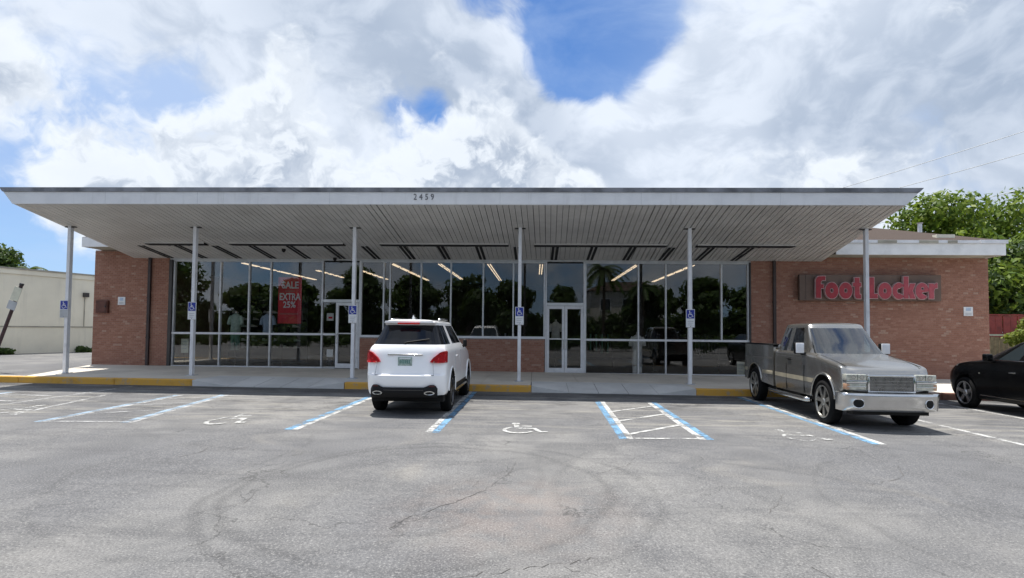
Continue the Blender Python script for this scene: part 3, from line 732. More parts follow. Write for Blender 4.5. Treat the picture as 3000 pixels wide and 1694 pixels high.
PX = [-13.45, -9.76, -5.14, -.44, 4.285, 9.11]
for i, x in enumerate(PX):
    p = Bd().box(x-.045, x+.045, 15.3-.055, 15.3+.055, gz(x)+SW-.005, zs_(15.3)+.005, False).ob('post', 'white_metal', can)
    box('base_plate', x-.12, x+.12, 15.18, 15.42, gz(x)+SW, gz(x)+SW+.014, 'sign_grey', p)
    for s_ in (-1, 1): box('cap_plate', x+s_*.046, x+s_*.15, 15.26, 15.34, zs_(15.3)-.03, zs_(15.3)-.008, 'dark_frame', p)
fit_text('house_number', '2 4 5 9', -3.07, -2.56, 4.835, 4.985, FY-.002, 'digit_grey', can, offset=-.004, depth=.012)

# dome cameras
for x, y, lab in ((-8.2, 17.45, 'small black dome camera under the canopy near the red sale poster'), (-6.9, 18.5, 'small black dome camera above the single door')):
    z = zs_(y)
    b = Bd().lathe([(0, .06), (-.03, .065), (-.07, .055), (-.10, .03), (-.11, .001)], (x, y, z-.012), 'z', 14, closed=False)
    tag(b.ob('dome_camera', 'plastic_black', None, True), lab, 'camera')

# ------------------------------------------------------------------ signs on posts
names = ['leftmost', 'second from left', 'third from left', 'fourth from left', 'fifth from left']
sx = [(-13.50, -.06), (-9.76, 0), (-5.14, 0), (-.44, 0), (4.285, 0)]
labs = ['blue wheelchair parking sign on the leftmost canopy post', 'blue wheelchair parking sign on the post at the left window corner', 'blue wheelchair parking sign on the post beside the single door',
        'blue wheelchair parking sign on the post left of the double doors', 'blue wheelchair parking sign on the post left of the pickup']
zt = [2.33, 2.31, 2.25, 2.24, 2.21]
for (x, dx), lab, z1 in zip(sx, labs, zt):
    hw, y = .12, 15.225
    s_ = thing('parking_sign', lab, 'sign', (x, y, z1-.5), 'accessible parking signs on the posts')
    box('plate', x-hw, x+hw, y, y+.012, z1-.5, z1, 'sign_white', s_, bevel=.004)
    bl = box('blue_panel', x-hw+.015, x+hw-.015, y-.004, y-.001, z1-.255, z1-.015, 'sign_blue', s_)
    b = Bd()
    for k, p in enumerate(wheelchair()): b.add([(x-.085+u*.17, y-.0055-.0002*k, z1-.235+q*.2) for u, q in p], [tuple(range(len(p)))])
    b.ob('wheelchair_symbol', 'sign_white', bl)
    lo = box('lower_plaque', x-hw+.01, x+hw-.01, y-.004, y-.001, z1-.49, z1-.27, 'sign_grey' if dx else 'sign_white', s_)
    for q in range(3): box('text_line', x-hw+.04, x+hw-.04-.02*q, y-.0055, y-.0042, z1-.34-.05*q, z1-.325-.05*q, 'sign_grey', lo)
    for q in (z1-.03, z1-.47): Bd().tube([(x, y-.012, q), (x, y-.004, q)], .009, 6).ob('bolt', 'chrome_dull', s_)

# ------------------------------------------------------------------ brand sign on the right wall
sg = thing('wall_sign', 'dark brown sign board with faded red letters on the right brick wall', 'sign', (11.1, 18.5, 2.66))
brd = box('sign_board', 8.82, 13.45, 18.50, 18.62, 2.67, 3.54, 'sign_brown', sg, bevel=.01)
box('sign_seam', 9.02, 9.03, 18.495, 18.5, 2.68, 3.53, 'ink', brd); box('sign_seam', 10.9, 10.91, 18.495, 18.5, 2.68, 3.53, 'ink', brd)
for x in (9.3, 12.9): box('sign_bracket', x, x+.1, 18.62, WALL, 2.8, 3.4, 'dark_frame', brd)
def arc(cx, cy, rx, ry, a0, a1, n=18): return [(cx+rx*math.cos(math.radians(a0+(a1-a0)*k/n)), cy+ry*math.sin(math.radians(a0+(a1-a0)*k/n))) for k in range(n+1)]
# unit letters: x-height .72, cap 1.0; each = list of closed outlines
def L_(ch):
    if ch == 'F': return .52, [[(0, 0), (.30, 0), (.30, .46), (.46, .46), (.46, .66), (.30, .66), (.30, .74)]+arc(.42, .74, .12, .10, 180, 90, 6)+[(.56, .84), (.56, 1.04), (.34, 1.04)]+arc(.22, .80, .22, .24, 90, 180, 8)[1:]]
    if ch == 'o': return .78, [arc(.38, .36, .38, .39, 0, 360, 32)[:-1], arc(.38, .36, .10, .11, 0, 360, 16)[:-1][::-1]]
    if ch == 't': return .48, [[(.10, .98), (.10, .74), (0, .74), (0, .55), (.10, .55), (.10, .15)]+arc(.26, .16, .16, .18, 180, 270, 6)[1:]+[(.46, -.02), (.46, .19), (.38, .19), (.38, .55), (.47, .55), (.47, .74), (.38, .74), (.38, .98)]]
    if ch == 'L': return .52, [[(0, 0), (.50, 0), (.50, .22), (.30, .22), (.30, 1.0), (0, 1.0)]]
    if ch == 'c': return .62, [arc(.38, .36, .38, .39, 38, 322, 26)+[(.44, .23)]+arc(.38, .36, .12, .13, 290, 70, 10)+[(.44, .49)]]
    if ch == 'k': return .66, [[(0, 0), (.28, 0), (.28, .24), (.36, .0), (.68, 0), (.52, .38), (.68, .72), (.37, .72), (.28, .50), (.28, 1.05), (0, 1.05)]]
    if ch == 'e': return .74, [arc(.38, .36, .38, .39, -3, 318, 30)+[(.46, .20), (.36, .25), (.36, .29)]]+[arc(.40, .48, .09, .075, 0, 360, 12)[:-1][::-1]]
    if ch == 'r': return .46, [[(0, 0), (.29, 0), (.29, .36)]+arc(.42, .36, .12, .14, 180, 90, 6)[1:]+[(.50, .50), (.50, .74), (.40, .74), (.29, .66), (.29, .72), (0, .72)]]
def letter(ch, x, z, sx_, sz_, mat_, y):
    wd_, outs = L_(ch)
    for nm, off, ext, m_, yy in (('letter', .014, .045, 'letter_edge', y), ('letter_face', -.004, .012, mat_, y-.045)):
        cu = bpy.data.curves.new('c', 'CURVE'); cu.dimensions = '2D'; cu.fill_mode = 'BOTH'; cu.extrude = ext; cu.offset = off
        for o_ in outs:
            s2 = cu.splines.new('POLY'); s2.points.add(len(o_)-1); s2.use_cyclic_u = True
            for q, (a, b_) in zip(s2.points, o_): q.co = (a*sx_, b_*sz_, 0, 1)
        vv, ff = curve_mesh(cu)
        vv = np.stack([x+vv[:, 0], yy-vv[:, 2], z+vv[:, 1]], 1)
        if nm == 'letter': par = mo('letter', vv, ff, m_, sg)
        else: mo('letter_face', vv, ff, m_, par)
    return wd_*sx_
x = 9.30; z = 2.745; sxx, szz = .565, .70
for i, ch in enumerate('Foot Locker'):
    if ch == ' ': x += .235; continue
    x += letter(ch, x, z, sxx, szz, LETTER[i if i < 4 else i-1], 18.435)+.012
# small plates on the brick
def wall_plate(name, x0, x1, z0, z1, mat, lab, cat, extra):
    t_ = thing(name, lab, cat, ((x0+x1)/2, WALL-.02, z0))
    p = box('plate', x0, x1, WALL-.022, WALL-.004, z0, z1, mat, t_, bevel=.003); extra(x0, x1, z0, z1, t_)
def ex_notice(x0, x1, z0, z1, t_):
    box('blue_band', x0+.07, x1-.07, WALL-.026, WALL-.0225, z1-.13, z1-.03, 'cloth_blue', t_)
    for q in range(2): box('text_line', x0+.05, x1-.05, WALL-.026, WALL-.0225, z0+.03+.045*q, z0+.05+.045*q, 'sign_grey', t_)
wall_plate('notice_plate', -14.63, -14.37, 2.35, 2.63, 'sign_white', 'small white notice plate on the left brick wall', 'sign', ex_notice)
wall_plate('notice_plate', 14.30, 14.60, 2.20, 2.50, 'sign_white', 'small white notice plate with blue mark on the right brick wall', 'sign', ex_notice)
mb_ = thing('meter_box', 'rusty brown square cabinet on the left brick wall', 'cabinet', (-15.15, WALL-.12, 2.06))
box('body', -15.36, -14.94, WALL-.10, WALL-.003, 2.06, 2.50, 'maroon_box', mb_, bevel=.01); box('door', -15.32, -14.98, WALL-.115, WALL-.101, 2.10, 2.46, 'maroon_box', mb_, bevel=.006); box('latch', -15.02, -14.99, WALL-.13, WALL-.116, 2.25, 2.31, 'dark_frame', mb_)
# ------------------------------------------------------------------ inside the store
LX = [-10.5, -8.75, -6.95, -5.1, -3.4, -1.65, .2, 3.55, 5.5]
for i, x in enumerate(LX):
    y0 = 19.15 if x not in (-8.75, -6.95) else 21.5
    t_ = thing('ceiling_light', 'lit fluorescent strip on the store ceiling, number %s from the left brick wall' % ['one', 'two', 'three', 'four', 'five', 'six', 'seven', 'eight', 'nine'][i], 'ceiling light', (x, y0, 3.9), 'fluorescent strips inside the store')
    ye = 25.9-[0, 1.2, .4, 0, .7, .2, 3.2, .5, 0][i]
    box('housing', x-.10, x+.10, y0, ye+.1, 3.94, 4.0, 'interior_ceiling', t_)
    for dx in (-.045, .045): 
        for q in range(5): Bd().tube([(x+dx, y0+.05+q*(ye-y0)/5, 3.905), (x+dx, y0-.20+(q+1)*(ye-y0)/5, 3.905)], .017, 8).ob('tube', 'tube_light', t_)
# red sale poster
ps = thing('sale_poster', 'tall red sale poster hanging behind the left window', 'poster', (-8.63, 18.93, 1.75))
PY = 18.93
box('sheet', -9.05, -8.22, PY, PY+.01, 1.75, 3.38, 'poster_red', ps)
fit_text('lettering', 'SALE', -8.92, -8.33, 2.98, 3.23, PY-.002, 'sign_white', ps, offset=.022)
box('text_line', -8.80, -8.46, PY-.004, PY-.001, 2.87, 2.915, 'poster_pink', ps)
fit_text('lettering', 'EXTRA', -9.0, -8.25, 2.57, 2.82, PY-.002, 'sign_white', ps, offset=.022)
fit_text('lettering', '25%', -8.87, -8.42, 2.30, 2.53, PY-.002, 'sign_white', ps, offset=.022)
box('text_line', -8.97, -8.32, PY-.004, PY-.001, 2.06, 2.12, 'poster_pink', ps)
for x in (-9.0, -8.27): Bd().tube([(x, PY, 3.38), (x, PY, 4.0)], .006, 6).ob('string', 'fixture_black', ps)
def figure(x, y, zs, shirt, lab, pants=None, long_=False):
    t_ = thing('display_mannequin', lab, 'mannequin', (x, y, .1))
    def rings(prof, c, sx_=1.):
        b = Bd(); n = 14; o = 0
        for z, rx, ry in prof:
            for k in range(n): a = 2*PI*k/n; b.v.append((c+rx*sx_*math.cos(a), y+ry*math.sin(a), z))
        for i in range(len(prof)-1):
            for k in range(n): b.f.append((i*n+k, i*n+(k+1) % n, (i+1)*n+(k+1) % n, (i+1)*n+k))
        b.f.append(tuple(range(n))[::-1]); b.f.append(tuple((len(prof)-1)*n+k for k in range(n))); return b
    L = 1.05 if long_ else .68
    rings([(zs-L, .19, .14), (zs-L*.55, .165, .12), (zs-.2, .19, .13), (zs-.07, .20, .12), (zs, .12, .09), (zs+.05, .06, .06)], x).ob('shirt', shirt, t_, True)
    for s_ in (-1, 1):
        Bd().tube([(x+s_*.16, y, zs-.05), (x+s_*.22, y-.01, zs-.15), (x+s_*.245, y-.02, zs-.36)], [.06, .062, .07], 10).ob('sleeve', shirt, t_, True)
    Bd().tube([(x, y, zs+.05), (x, y, zs+.14)], .045, 10).ob('neck', 'skin_form', t_, True)
    if pants:
        for s_ in (-1, 1): Bd().tube([(x+s_*.08, y, zs-L+.02), (x+s_*.085, y, zs-L-.35), (x+s_*.09, y, zs-L-.62)], [.095, .085, .08], 10).ob('trouser_leg', pants, t_, True)
    Bd().tube([(x, y, .1), (x, y, zs-L+.05)], .02, 8).ob('stand', 'fixture_black', t_)
    Bd().tube([(x, y, .1), (x, y, .12)], .2, 16).ob('stand_base', 'fixture_black', t_)
figure(-11.0, 19.75, 2.06, 'cloth_mint', 'mannequin in a pale mint shirt behind the left window', 'teal_cloth')
figure(-9.72, 19.6, 2.06, 'cloth_blue', 'mannequin in a pale blue shirt behind the left window')
figure(-9.95, 21.2, 1.75, 'cloth_dark', 'mannequin in a dark shirt behind the left window mullion')
figure(3.62, 19.5, 1.42, 'cloth_white', 'mannequin in long white clothes behind the right window', 'cloth_white', True)
figure(4.35, 20.4, 1.6, 'cloth_dark', 'mannequin in dark clothes behind the right window')
figure(-4.55, 20.4, 2.0, 'cloth_white', 'mannequin in white behind the window above the suv')
figure(.85, 22.5, 1.9, 'cloth_white', 'mannequin in white seen through the double doors')
def card(x0, x1, z0, z1, y, lab):
    t_ = thing('floor_card', lab, 'card', ((x0+x1)/2, y, z0)); box('panel', x0, x1, y, y+.012, z0, z1, 'cream_card', t_)
    for q in range(3): box('text_line', x0+.05, x1-.05, y-.003, y-.001, z1-.12-.12*q, z1-.09-.12*q, 'sign_grey', t_)
    for s_ in (x0+.04, x1-.04): Bd().tube([(s_, y+.015, z1-.05), (s_, y+.2, .1)], .01, 6).ob('strut', 'fixture_black', t_)
card(-12.52, -12.26, .68, 1.18, 18.98, 'cream upright card at the bottom left corner of the storefront'); card(6.92, 7.18, .12, .58, 18.98, 'cream upright card at the bottom right corner of the storefront')
t_ = thing('door_notice', 'white paper notice in the side light by the single door', 'notice', (-7.12, 18.83, .6)); box('paper', -7.24, -7.02, 18.812, 18.816, .60, .86, 'sign_white', t_); box('lock_box', -7.24, -7.06, 18.85, 18.95, .25, .55, 'fixture_black', t_)
t_ = thing('door_notice', 'small red and white sticker in the side light by the single door', 'notice', (-7.1, 18.83, 1.9)); box('paper', -7.26, -7.02, 18.812, 18.816, 1.86, 2.12, 'cloth_white', t_); box('red_band', -7.2, -7.06, 18.806, 18.81, 1.93, 2.0, 'poster_red', t_)
# shoe wall
sh = thing('shoe_shelf', 'dark shoe display shelves at the left back of the store', 'shelf', (-11.6, 23.4, .1))
box('back_panel', -13.4, -9.9, 23.5, 23.55, .1, 3.0, 'fixture_black', sh)
for q in range(6): box('shelf', -13.3, -10.0, 23.25, 23.49, .7+q*.3, .72+q*.3, 'fixture_black', sh)
def shoe_mesh():
    b = Bd(); n = 10
    prof = [(-.14, .035, .10), (-.10, .045, .115), (-.03, .045, .10), (.05, .05, .065), (.12, .045, .05), (.155, .02, .035)]
    for x, hw, h in prof:
        for u, q in ((-1, 0), (1, 0), (1, .5), (.7, 1), (-.7, 1), (-1, .5)): b.v.append((x, u*hw, q*h))
    for i in range(len(prof)-1):
        for k in range(6): b.f.append((i*6+k, i*6+(k+1) % 6, i*6+6+(k+1) % 6, i*6+6+k))
    b.f.append(tuple(range(6))[::-1]); b.f.append(tuple(30+k for k in range(6)))
    me = bpy.data.meshes.new('shoe'); me.from_pydata(b.v, [], b.f); return me
SM = {}
for m_ in ('cloth_white', 'sign_grey', 'cloth_mint'):
    me = shoe_mesh(); me.materials.append(MATS[m_]); SM[m_] = me
for q in range(6):
    for k in range(7):
        if random.random() < .25: continue
        o = bpy.data.objects.new('shoe', SM[random.choice(list(SM))]); _link(o, None, Vector((-13.05+k*.45+random.uniform(-.06, .06), 23.36, .721+q*.3)))
        tag(o, 'small pale shoe on the dark display shelves behind the left window', 'shoe', 'shoes on the display shelves'); o.rotation_euler.z = random.uniform(-.4, .4); o.scale = (.9, 1, 1)
def rack(x, y, lab, mats):
    t_ = thing('clothes_rack', lab, 'rack', (x, y, .1))
    Bd().tube([(x-.55, y, .1), (x-.55, y, 1.5), (x+.55, y, 1.5), (x+.55, y, .1)], .018, 8).ob('frame', 'fixture_black', t_)
    for k in range(9):
        xx = x-.46+k*.115; Bd().box(xx-.02, xx+.02, y-.2, y+.2, .75+random.uniform(-.1, .1), 1.46, False).ob('hanging_shirt', mats[k % len(mats)], t_)
rack(-1.2, 22, 'rail of dark shirts behind the middle windows', ['cloth_dark', 'sign_grey', 'cloth_dark']); rack(6.2, 20.3, 'rail of black jackets behind the right window', ['cloth_dark']); rack(-3.6, 21.5, 'rail of mixed shirts behind the window above the suv', ['cloth_dark', 'cloth_white', 'cloth_dark']); rack(2.6, 22.4, 'rail of dark shirts behind the right window near the doors', ['cloth_dark', 'teal_cloth'])

# ------------------------------------------------------------------ pale building on the left
pb = thing('stucco_building', 'long pale cream stucco building with low parapet on the far left', 'building', (-24.3, 24, .15))
ax, ay, bx_, by_ = -26.1, 18.6, -20.6, 35.0
du = Vector((bx_-ax, by_-ay, 0)).normalized(); nn = Vector((du.y, -du.x, 0))
def wq(u, off, z): p = Vector((ax, ay, 0))+du*u+nn*off; return (p.x, p.y, z)
LEN = (Vector((bx_, by_, 0))-Vector((ax, ay, 0))).length
def wbox(name, u0, u1, o0, o1, z0, z1, mat, par):
    return mo(name, [wq(u0, o0, z0), wq(u1, o0, z0), wq(u1, o1, z0), wq(u0, o1, z0), wq(u0, o0, z1), wq(u1, o0, z1), wq(u1, o1, z1), wq(u0, o1, z1)],
              [(3, 2, 1, 0), (4, 5, 6, 7), (0, 1, 5, 4), (1, 2, 6, 5), (2, 3, 7, 6), (3, 0, 4, 7)], mat, par)
wl = wbox('wall', 0, LEN, -9, 0, -.1, 3.98, 'pale_stucco', pb)
wbox('parapet_band', -.02, LEN+.02, -9.02, .05, 3.982, 4.20, 'pale_stucco', pb); wbox('parapet_cap', -.05, LEN+.05, -9.05, .09, 4.202, 4.27, 'pale_stucco_dark', pb)
wbox('ledge', 0, LEN*.60, .001, .03, 1.52, 1.57, 'pale_stucco_dark', pb)
wbox('conduit', 9.2, 9.23, .001, .03, 1.55, 3.1, 'pale_stucco_dark', pb)
wbox('wall_lamp', 9.12, 9.34, .002, .16, 3.08, 3.30, 'dark_frame', pb)
Bd().tube([wq(4.2, -.2, 4.27), wq(4.2, -.2, 4.5), wq(4.7, -.2, 4.55)], .04, 8).ob('roof_pipe', 'dark_frame', pb)
# leaning sign pole
lp = thing('leaning_sign_post', 'rusty sign post leaning to the right by the pale building', 'sign post', (-16.1, 15.6, .2))
A, B = Vector((-16.05, 15.6, .2)), Vector((-15.15, 15.6, 2.78)); dv = (B-A).normalized()
Bd().tube([A, B], .045, 8).ob('pole', 'pole_rust', lp); Bd().tube([B, B+dv*.06], .055, 8).ob('pole_cap', 'ink', lp)
sd_ = Vector((dv.z, 0, -dv.x))
def lplate(name, a, b_, hw, y, mat):
    p0, p1 = A+dv*a, A+dv*b_
    v = [p0-sd_*hw, p0+sd_*hw, p1+sd_*hw, p1-sd_*hw]
    mo(name, [(q.x, y, q.z) for q in v]+[(q.x, y+.012, q.z) for q in v], [(0, 1, 2, 3), (7, 6, 5, 4), (0, 4, 5, 1), (1, 5, 6, 2), (2, 6, 7, 3), (3, 7, 4, 0)], mat, lp)
lplate('sign_plate', 2.25, 2.66, .12, 15.54, 'cream_card'); lplate('sign_plate', 1.98, 2.23, .13, 15.535, 'sign_grey')

# ------------------------------------------------------------------ vegetation
def leaves(name, clumps, n, size, mat, parent, seed, shell=.55):
    r = np.random.default_rng(seed)
    C_ = np.array([c for c, _ in clumps]); R_ = np.array([q for _, q in clumps])
    wts = (R_.prod(1))**(2/3); idx = r.choice(len(C_), n, p=wts/wts.sum())
    d = r.normal(size=(n, 3)); d /= np.linalg.norm(d, axis=1)[:, None]
    rad = r.uniform(shell, 1.08, n)[:, None]
    c = C_[idx]+d*R_[idx]*rad
    nrm = d+r.normal(size=(n, 3))*.7+np.array([0, 0, .35]); nrm /= np.linalg.norm(nrm, axis=1)[:, None]
    a = np.cross(nrm, r.normal(size=(n, 3))); a /= np.linalg.norm(a, axis=1)[:, None]; b = np.cross(nrm, a)
    s = (size*r.uniform(.55, 1.3, n))[:, None]
    V = np.stack([c-a*s, c-b*s*.5, c+a*s, c+b*s*.5], 1).reshape(-1, 3)
    me = bpy.data.meshes.new(name)
    org = np.array(WL[parent]) if parent is not None else c.mean(0)
    V = V-org
    me.vertices.add(4*n); me.vertices.foreach_set('co', V.ravel()); me.loops.add(4*n); me.loops.foreach_set('vertex_index', np.arange(4*n))
    me.polygons.add(n); me.polygons.foreach_set('loop_start', np.arange(n)*4); me.update(calc_edges=True); me.materials.append(MATS[mat])
    return _link(bpy.data.objects.new(name, me), parent, Vector(org))
def tree(lab, x, y, h, rx, mat, n, size, seed, trunk_h=None, group=None, z0=None, nclump=16, cat='tree', name='broadleaf_tree'):
    r = random.Random(seed); z0 = gz(x) if z0 is None else z0
    t_ = thing(name, lab, cat, (x, y, z0), group); th = trunk_h or h*.38
    b = Bd(); b.tube([(x, y, z0-.1), (x+r.uniform(-.1, .1), y, z0+th*.5), (x+r.uniform(-.2, .2), y, z0+th), (x+r.uniform(-.3, .3), y, z0+h*.8)], [.028*h, .022*h, .018*h, .006*h], 9)
    cl = []
    for k in range(nclump):
        a = r.uniform(0, 2*PI); q = math.sqrt(r.uniform(.02, 1.)); zz = r.uniform(.0, 1.)
        prof = math.sin(PI*min(.95, .18+.75*zz))
        c = (x+rx*.72*q*prof*math.cos(a), y+rx*.72*q*prof*math.sin(a), z0+th*.95+(h-th*.95)*(.12+.76*zz))
        s = rx*r.uniform(.26, .42); cl.append((c, (s*1.15, s*1.15, s*.78)))
        if k < 9: b.tube([(x, y, z0+th*r.uniform(.75, 1.1)), ((x+c[0])/2, (y+c[1])/2, (z0+th+c[2])/2+.1), c], [.012*h, .008*h, .003*h], 6)
    b.ob('trunk', 'bark', t_, True); leaves('crown', cl, n, size, mat, t_, seed)
    return t_
tree('bright green leafy tree rising behind the right end of the store roof', 21.0, 29, 8.9, 4.3, 'leaf_bright', 15000, .17, 11, 2.2, nclump=26)
tree('bright green leafy tree at the right edge behind the red fence', 26.0, 30.5, 9.3, 4.6, 'leaf_bright', 15000, .17, 12, 2.0, nclump=26)
tree('darker green tree low behind the fence at the right corner of the store', 20.2, 27.0, 5.6, 3.0, 'leaf_dark', 9000, .15, 13, .9, nclump=20)
tree('dark green tree with bare limbs at the far right edge', 24.2, 27.2, 6.4, 3.2, 'leaf_dark', 9000, .15, 14, 1.2, nclump=18)
tree('yellow green shrub in front of the red fence above the black car', 18.45, 20.8, 2.5, .95, 'leaf_yellow', 3800, .08, 15, .4, cat='shrub', name='garden_shrub', nclump=14)
def palm(lab, x, y, h, seed, fr=2.4, mat='leaf_dark', z0=None, group=None, nf=22):
    r = random.Random(seed); z0 = gz(x) if z0 is None else z0; t_ = thing('palm_tree', lab, 'palm', (x, y, z0), group)
    Bd().tube([(x, y, z0-.1), (x+.1, y, z0+h*.5), (x+.05, y, z0+h)], [.2, .16, .14], 9).ob('trunk', 'bark', t_, True)
    b = Bd()
    for k in range(nf):
        a = 2*PI*k/nf+r.uniform(-.2, .2); el = r.uniform(-.5, 1.1); L = fr*r.uniform(.75, 1.1)
        prev = None
        for q in range(9):
            s_ = q/8; rr = L*s_*math.cos(el*(1-.3*s_)); zz = z0+h+L*(math.sin(el)*s_-.75*s_*s_)
            c = Vector((x+.05+rr*math.cos(a), y+rr*math.sin(a), zz)); tang = Vector((-math.sin(a), math.cos(a), 0))
            if q:
                for sg_ in (-1, 1):
                    wl_ = L*.26*(1-abs(s_-.45)); tip = c+tang*sg_*wl_+Vector((0, 0, -wl_*.45)); d = (c-prev)*.35
                    b.add([c-d, c+d, tip], [(0, 1, 2)]); mid = (c+prev)/2; tip2 = mid+tang*sg_*wl_+Vector((0, 0, -wl_*.5)); b.add([mid-d, mid+d, tip2], [(0, 1, 2)])
            prev = c
    b.ob('crown', mat, t_)
tree('dark tree showing above the pale building at the far left edge', -46.5, 45, 8.4, 3.2, 'leaf_dark', 6000, .2, 21, 3.5)
palm('shaggy palm showing above the parapet of the pale building', -43.6, 45.5, 6.0, 22, 1.9)
# weeds along the pale wall
for (u, s_, lab, mt) in ((3.3, .30, 'dark weed clump at the foot of the pale wall, leftmost', 'leaf_dark'), (5.6, .28, 'dark weed clump at the foot of the pale wall, middle one', 'leaf_dark'), (8.9, .36, 'green weed clump at the foot of the pale wall near the store', 'leaf_dark')):
    p = wq(u, .22, .13+gz(-23.5)); cl = [((p[0]+random.uniform(-.45, .45), p[1]+random.uniform(-.2, .3), p[2]+.08+random.uniform(0, .1)), (.3, .22, .15)) for _ in range(5)]
    t_ = thing('weed_clump', lab, 'weeds', p); leaves('foliage', cl, 500, .09, mt, t_, int(u*10))
# fences at the right
fr_ = thing('panel_fence', 'red vertical panel fence behind the right corner of the store', 'fence', (19, 23.5, 0))
for k in range(34):
    x = 15.4+k*.30
    Bd().box(x, x+.27, 23.5+(.02 if k % 2 else 0), 23.54+(.02 if k % 2 else 0), 1.2, 2.36, False).ob('fence_panel', 'fence_red', fr_)
box('rail', 15.4, 25.6, 23.57, 23.62, 2.38, 2.44, 'fence_red', fr_)
for k in range(4): box('post', 15.4+k*3.2, 15.5+k*3.2, 23.63, 23.73, -.2, 2.4, 'bark', fr_)
fw_ = thing('wood_fence', 'weathered tan board fence below the red panels at the right', 'fence', (18, 22, 0))
for k in range(40):
    x = 15.3+k*.17; h = 1.48+random.uniform(-.03, .03)
    Bd().box(x, x+.15, 22, 22.03, -.15, h, False).ob('fence_board', 'fence_wood', fw_)
box('top_rail', 15.3, 22.1, 21.96, 22.05, 1.53, 1.60, 'cream_card', fw_)
# overhead wires
def wire(p0, p1, sag, lab):
    p0, p1 = Vector(p0), Vector(p1); pts = [p0.lerp(p1, k/24)+Vector((0, 0, -sag*4*(k/24)*(1-k/24))) for k in range(25)]
    tag(Bd().tube(pts, .019, 5).ob('power_line', 'sign_grey'), lab, 'wire', 'overhead wires at the right')
wire((8, 45, 8.6), (30, 27, 13.6), .35, 'upper overhead wire crossing the sky at the right'); wire((8, 45, 8.0), (30, 27, 12.3), .35, 'middle overhead wire crossing the sky at the right'); wire((12, 45, 7.2), (31, 27, 10.6), .35, 'lowest overhead wire crossing the sky at the right')

# ------------------------------------------------------------------ across the lot, behind the camera: what the glass reflects
k = 0
for x, y, h, r_ in ((-40, -21, 9.5, 4.6), (-33, -24, 7.2, 3.8), (-26.5, -22, 6.8, 3.6), (-20, -23, 8.2, 4.0), (-13, -20, 7.4, 3.6), (-7.5, -22, 8.4, 3.9), (-2, -21, 6.8, 3.4), (3.5, -23, 6.6, 3.4), (12.5, -22, 7.0, 3.5), (18, -21, 7.6, 3.6), (24, -24, 6.9, 3.5), (31, -22, 8.4, 4.0)):
    k += 1
    tree('dark tree across the lot, %s from the left among those mirrored' % ['first', 'second', 'third', 'fourth', 'fifth', 'sixth', 'seventh', 'eighth', 'ninth', 'tenth', 'eleventh', 'twelfth'][k-1], x, y, h, r_, 'leaf_dark', 4200, .34, 40+k, h*.08, 'trees mirrored in the glass')
hd = thing('added_hedge', 'long dark leaf bank added across the lot to darken the low mirrored glass', 'added_hedge', (-5, -27, 0))  # foliage added out of view so the low glass mirrors something dark
leaves('foliage', [((x_, -27+random.uniform(-1, 1), random.uniform(.8, 3.0)), (1.6, 1.2, 1.3)) for x_ in [-48+q*.8 for q in range(112)] for _ in range(2)], 26000, .34, 'leaf_dark', hd, 77, .2)
hd2 = thing('added_hedge', 'low clipped leaf bank added right behind the viewpoint to darken the lower panes', 'added_hedge', (0, -5.5, 0))  # made-up foliage behind the camera, keeps the sunlit lot out of the panes
leaves('foliage', [((x_, -5.5+random.uniform(-.3, .3), random.uniform(.25, 1.0)), (.7, .5, .4)) for x_ in [-34+q*.6 for q in range(112)] for _ in range(2)], 24000, .13, 'leaf_dark', hd2, 78, .2)
palm('tall palm across the lot, mirrored in the glass right of the double doors', 7.0, -19, 8.0, 61, 2.6); palm('shorter palm across the lot, mirrored beside the pale house', 11.2, -20, 6.4, 62, 2.2)
hb = thing('pale_house', 'pale two-storey house across the lot, mirrored in the right windows', 'house', (10, -27, 0))
box('wall', 6.5, 15, -32, -27, 0, 6.3, 'reflector_building', hb); rf = mo('roof', [(6.1, -32.4, 6.3), (15.4, -32.4, 6.3), (15.4, -26.6, 6.3), (6.1, -26.6, 6.3), (8.5, -29.5, 7.6), (13, -29.5, 7.6)], [(3, 2, 5, 4), (2, 1, 5), (1, 0, 4, 5), (0, 3, 4), (0, 1, 2, 3)], 'shingle', hb)
for x in (7.6, 10.2, 12.8):
    for z in (1.0, 3.9):
        fr2 = box('window', x, x+1.3, -27.0, -26.94, z, z+1.5, 'white_paint', hb); box('pane', x+.1, x+1.2, -26.938, -26.93, z+.1, z+1.4, 'window_dark', fr2)
